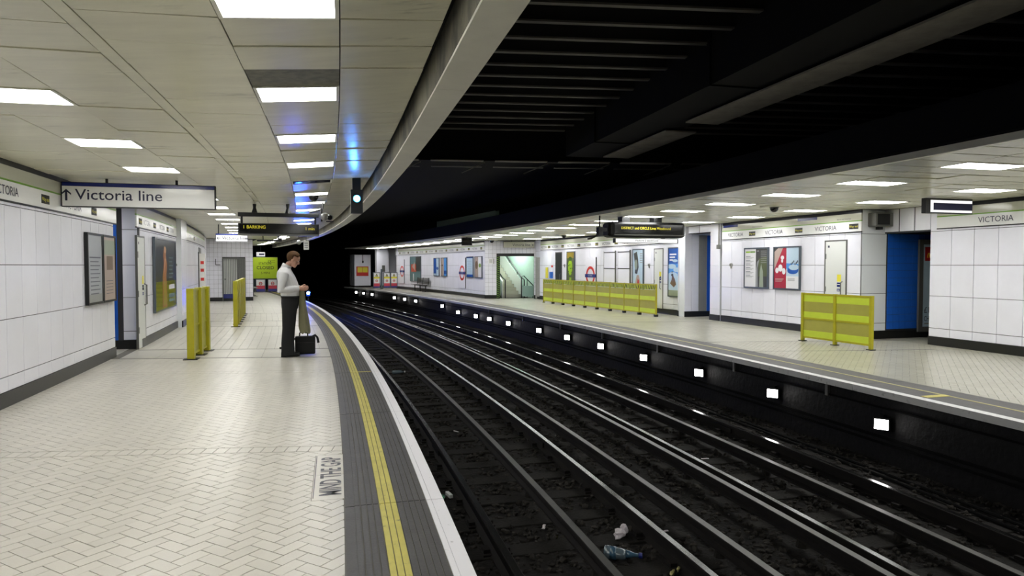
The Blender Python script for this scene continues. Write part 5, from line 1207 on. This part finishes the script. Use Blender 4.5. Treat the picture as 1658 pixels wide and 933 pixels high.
for f in hr.f:
    c = sum((Vector(hr.v[i]) for i in f), Vector()) / len(f); c = inv @ (c - Vector((.090, 0, 1.708)))
    if (c.z > .070 - max(0, c.x) * .1 and c.x < .060) or (c.x < -.010 and c.z > -.035) or (c.x < -.055 and c.z > -.075): keep.append(f)
hr.f = keep; hr.m = [0] * len(keep)
ho = hr.build('hair', man, M['hair'], True)
sd = ho.modifiers.new('t', 'SOLIDIFY'); sd.thickness = .014; sd.offset = 0
for sy in (-1, 1):
    e = MB(); hell(e, (.083, sy * .030, -.008), (.010, .012, .008), 'signwhite'); e.build('eye', man, None, True)
    e = MB(); hell(e, (.080, sy * .032, .024), (.012, .022, .006), 'hair'); e.build('eyebrow', man, None, True)
mo = MB(); hell(mo, (.086, 0, -.081), (.010, .020, .004), 'pink'); mo.build('mouth', man, None, True)
ph = thing('phone', 'small dark phone held in both hands of the man', 'phone', 12.62, -1.36, 0.004)
MB().bbox(.262, .292, -.035, .075, 1.185, 1.205, .004, 'blackgloss').build('phone_body', ph); MB().box(.265, .289, -.03, .07, 1.205, 1.2065, 'signblue').build('screen', ph)
ct = thing('raincoat', 'olive raincoat hanging down from the forearm of the man', 'coat', 12.62, -1.36, 0.004)
cl = MB(); rows = [(1.205, .205, .040, .10), (1.17, .215, .050, .115), (1.05, .222, .052, .11), (.90, .226, .062, .10), (.70, .240, .082, .095), (.52, .252, .094, .09), (.44, .262, .092, .085), (.40, .285, .070, .07)]
N = 28; vs = []
for z, cx, rx, ry in rows:
    for k in range(N):
        q = 2 * PI * k / N; wv = 1 + .16 * math.sin(5 * q + z * 2) * (1.25 - z)
        vs.append((cx + rx * math.cos(q) * wv, .03 + ry * math.sin(q) * wv, z + .02 * math.sin(3 * q) * (z < .5)))
fs = [(i * N + k, i * N + (k + 1) % N, (i + 1) * N + (k + 1) % N, (i + 1) * N + k) for i in range(len(rows) - 1) for k in range(N)] + [tuple(range(N)), tuple((len(rows) - 1) * N + k for k in range(N))[::-1]]
cl.add(vs, fs, 'coat').build('cloth', ct, None, True)
MB().loft([((.205, .06, 1.185), (.055, 0, 0), (0, 0, .045)), ((.215, .14, 1.19), (.06, 0, 0), (0, 0, .05)), ((.18, .19, 1.18), (.05, 0, 0), (0, 0, .045))], 'coat', 16).build('fold', ct, None, True)
bo = thing('briefcase', 'black cloth laptop bag standing on the floor by the man', 'bag', 12.87, -1.35, 0.0)
bb = MB().bbox(.085, .435, -.07, .07, 0.004, .33, .028, 'bag').build('bag_body', bo, None, False); MB().bbox(.10, .42, -.085, -.06, .03, .22, .015, 'bag').build('front_pocket', bb)
MB().tube([(.16, 0, .32), (.165, 0, .385), (.20, 0, .40), (.27, 0, .40), (.30, 0, .375), (.305, 0, .32)], .012, 8, 'leather').build('handle', bb, None, True)
MB().tube([(.38, -.02, .32), (.43, -.02, .345), (.47, -.02, .30), (.49, -.03, .20)], [.016, .018, .02, .022], 8, 'bag').build('strap', bo, None, True)
MB().tube([(.11, -.03, .31), (.0, -.10, .22), (-.12, -.11, .15), (-.17, -.08, .13)], [.012, .012, .014, .022], 8, 'bag').build('loose_strap', bo, None, True)
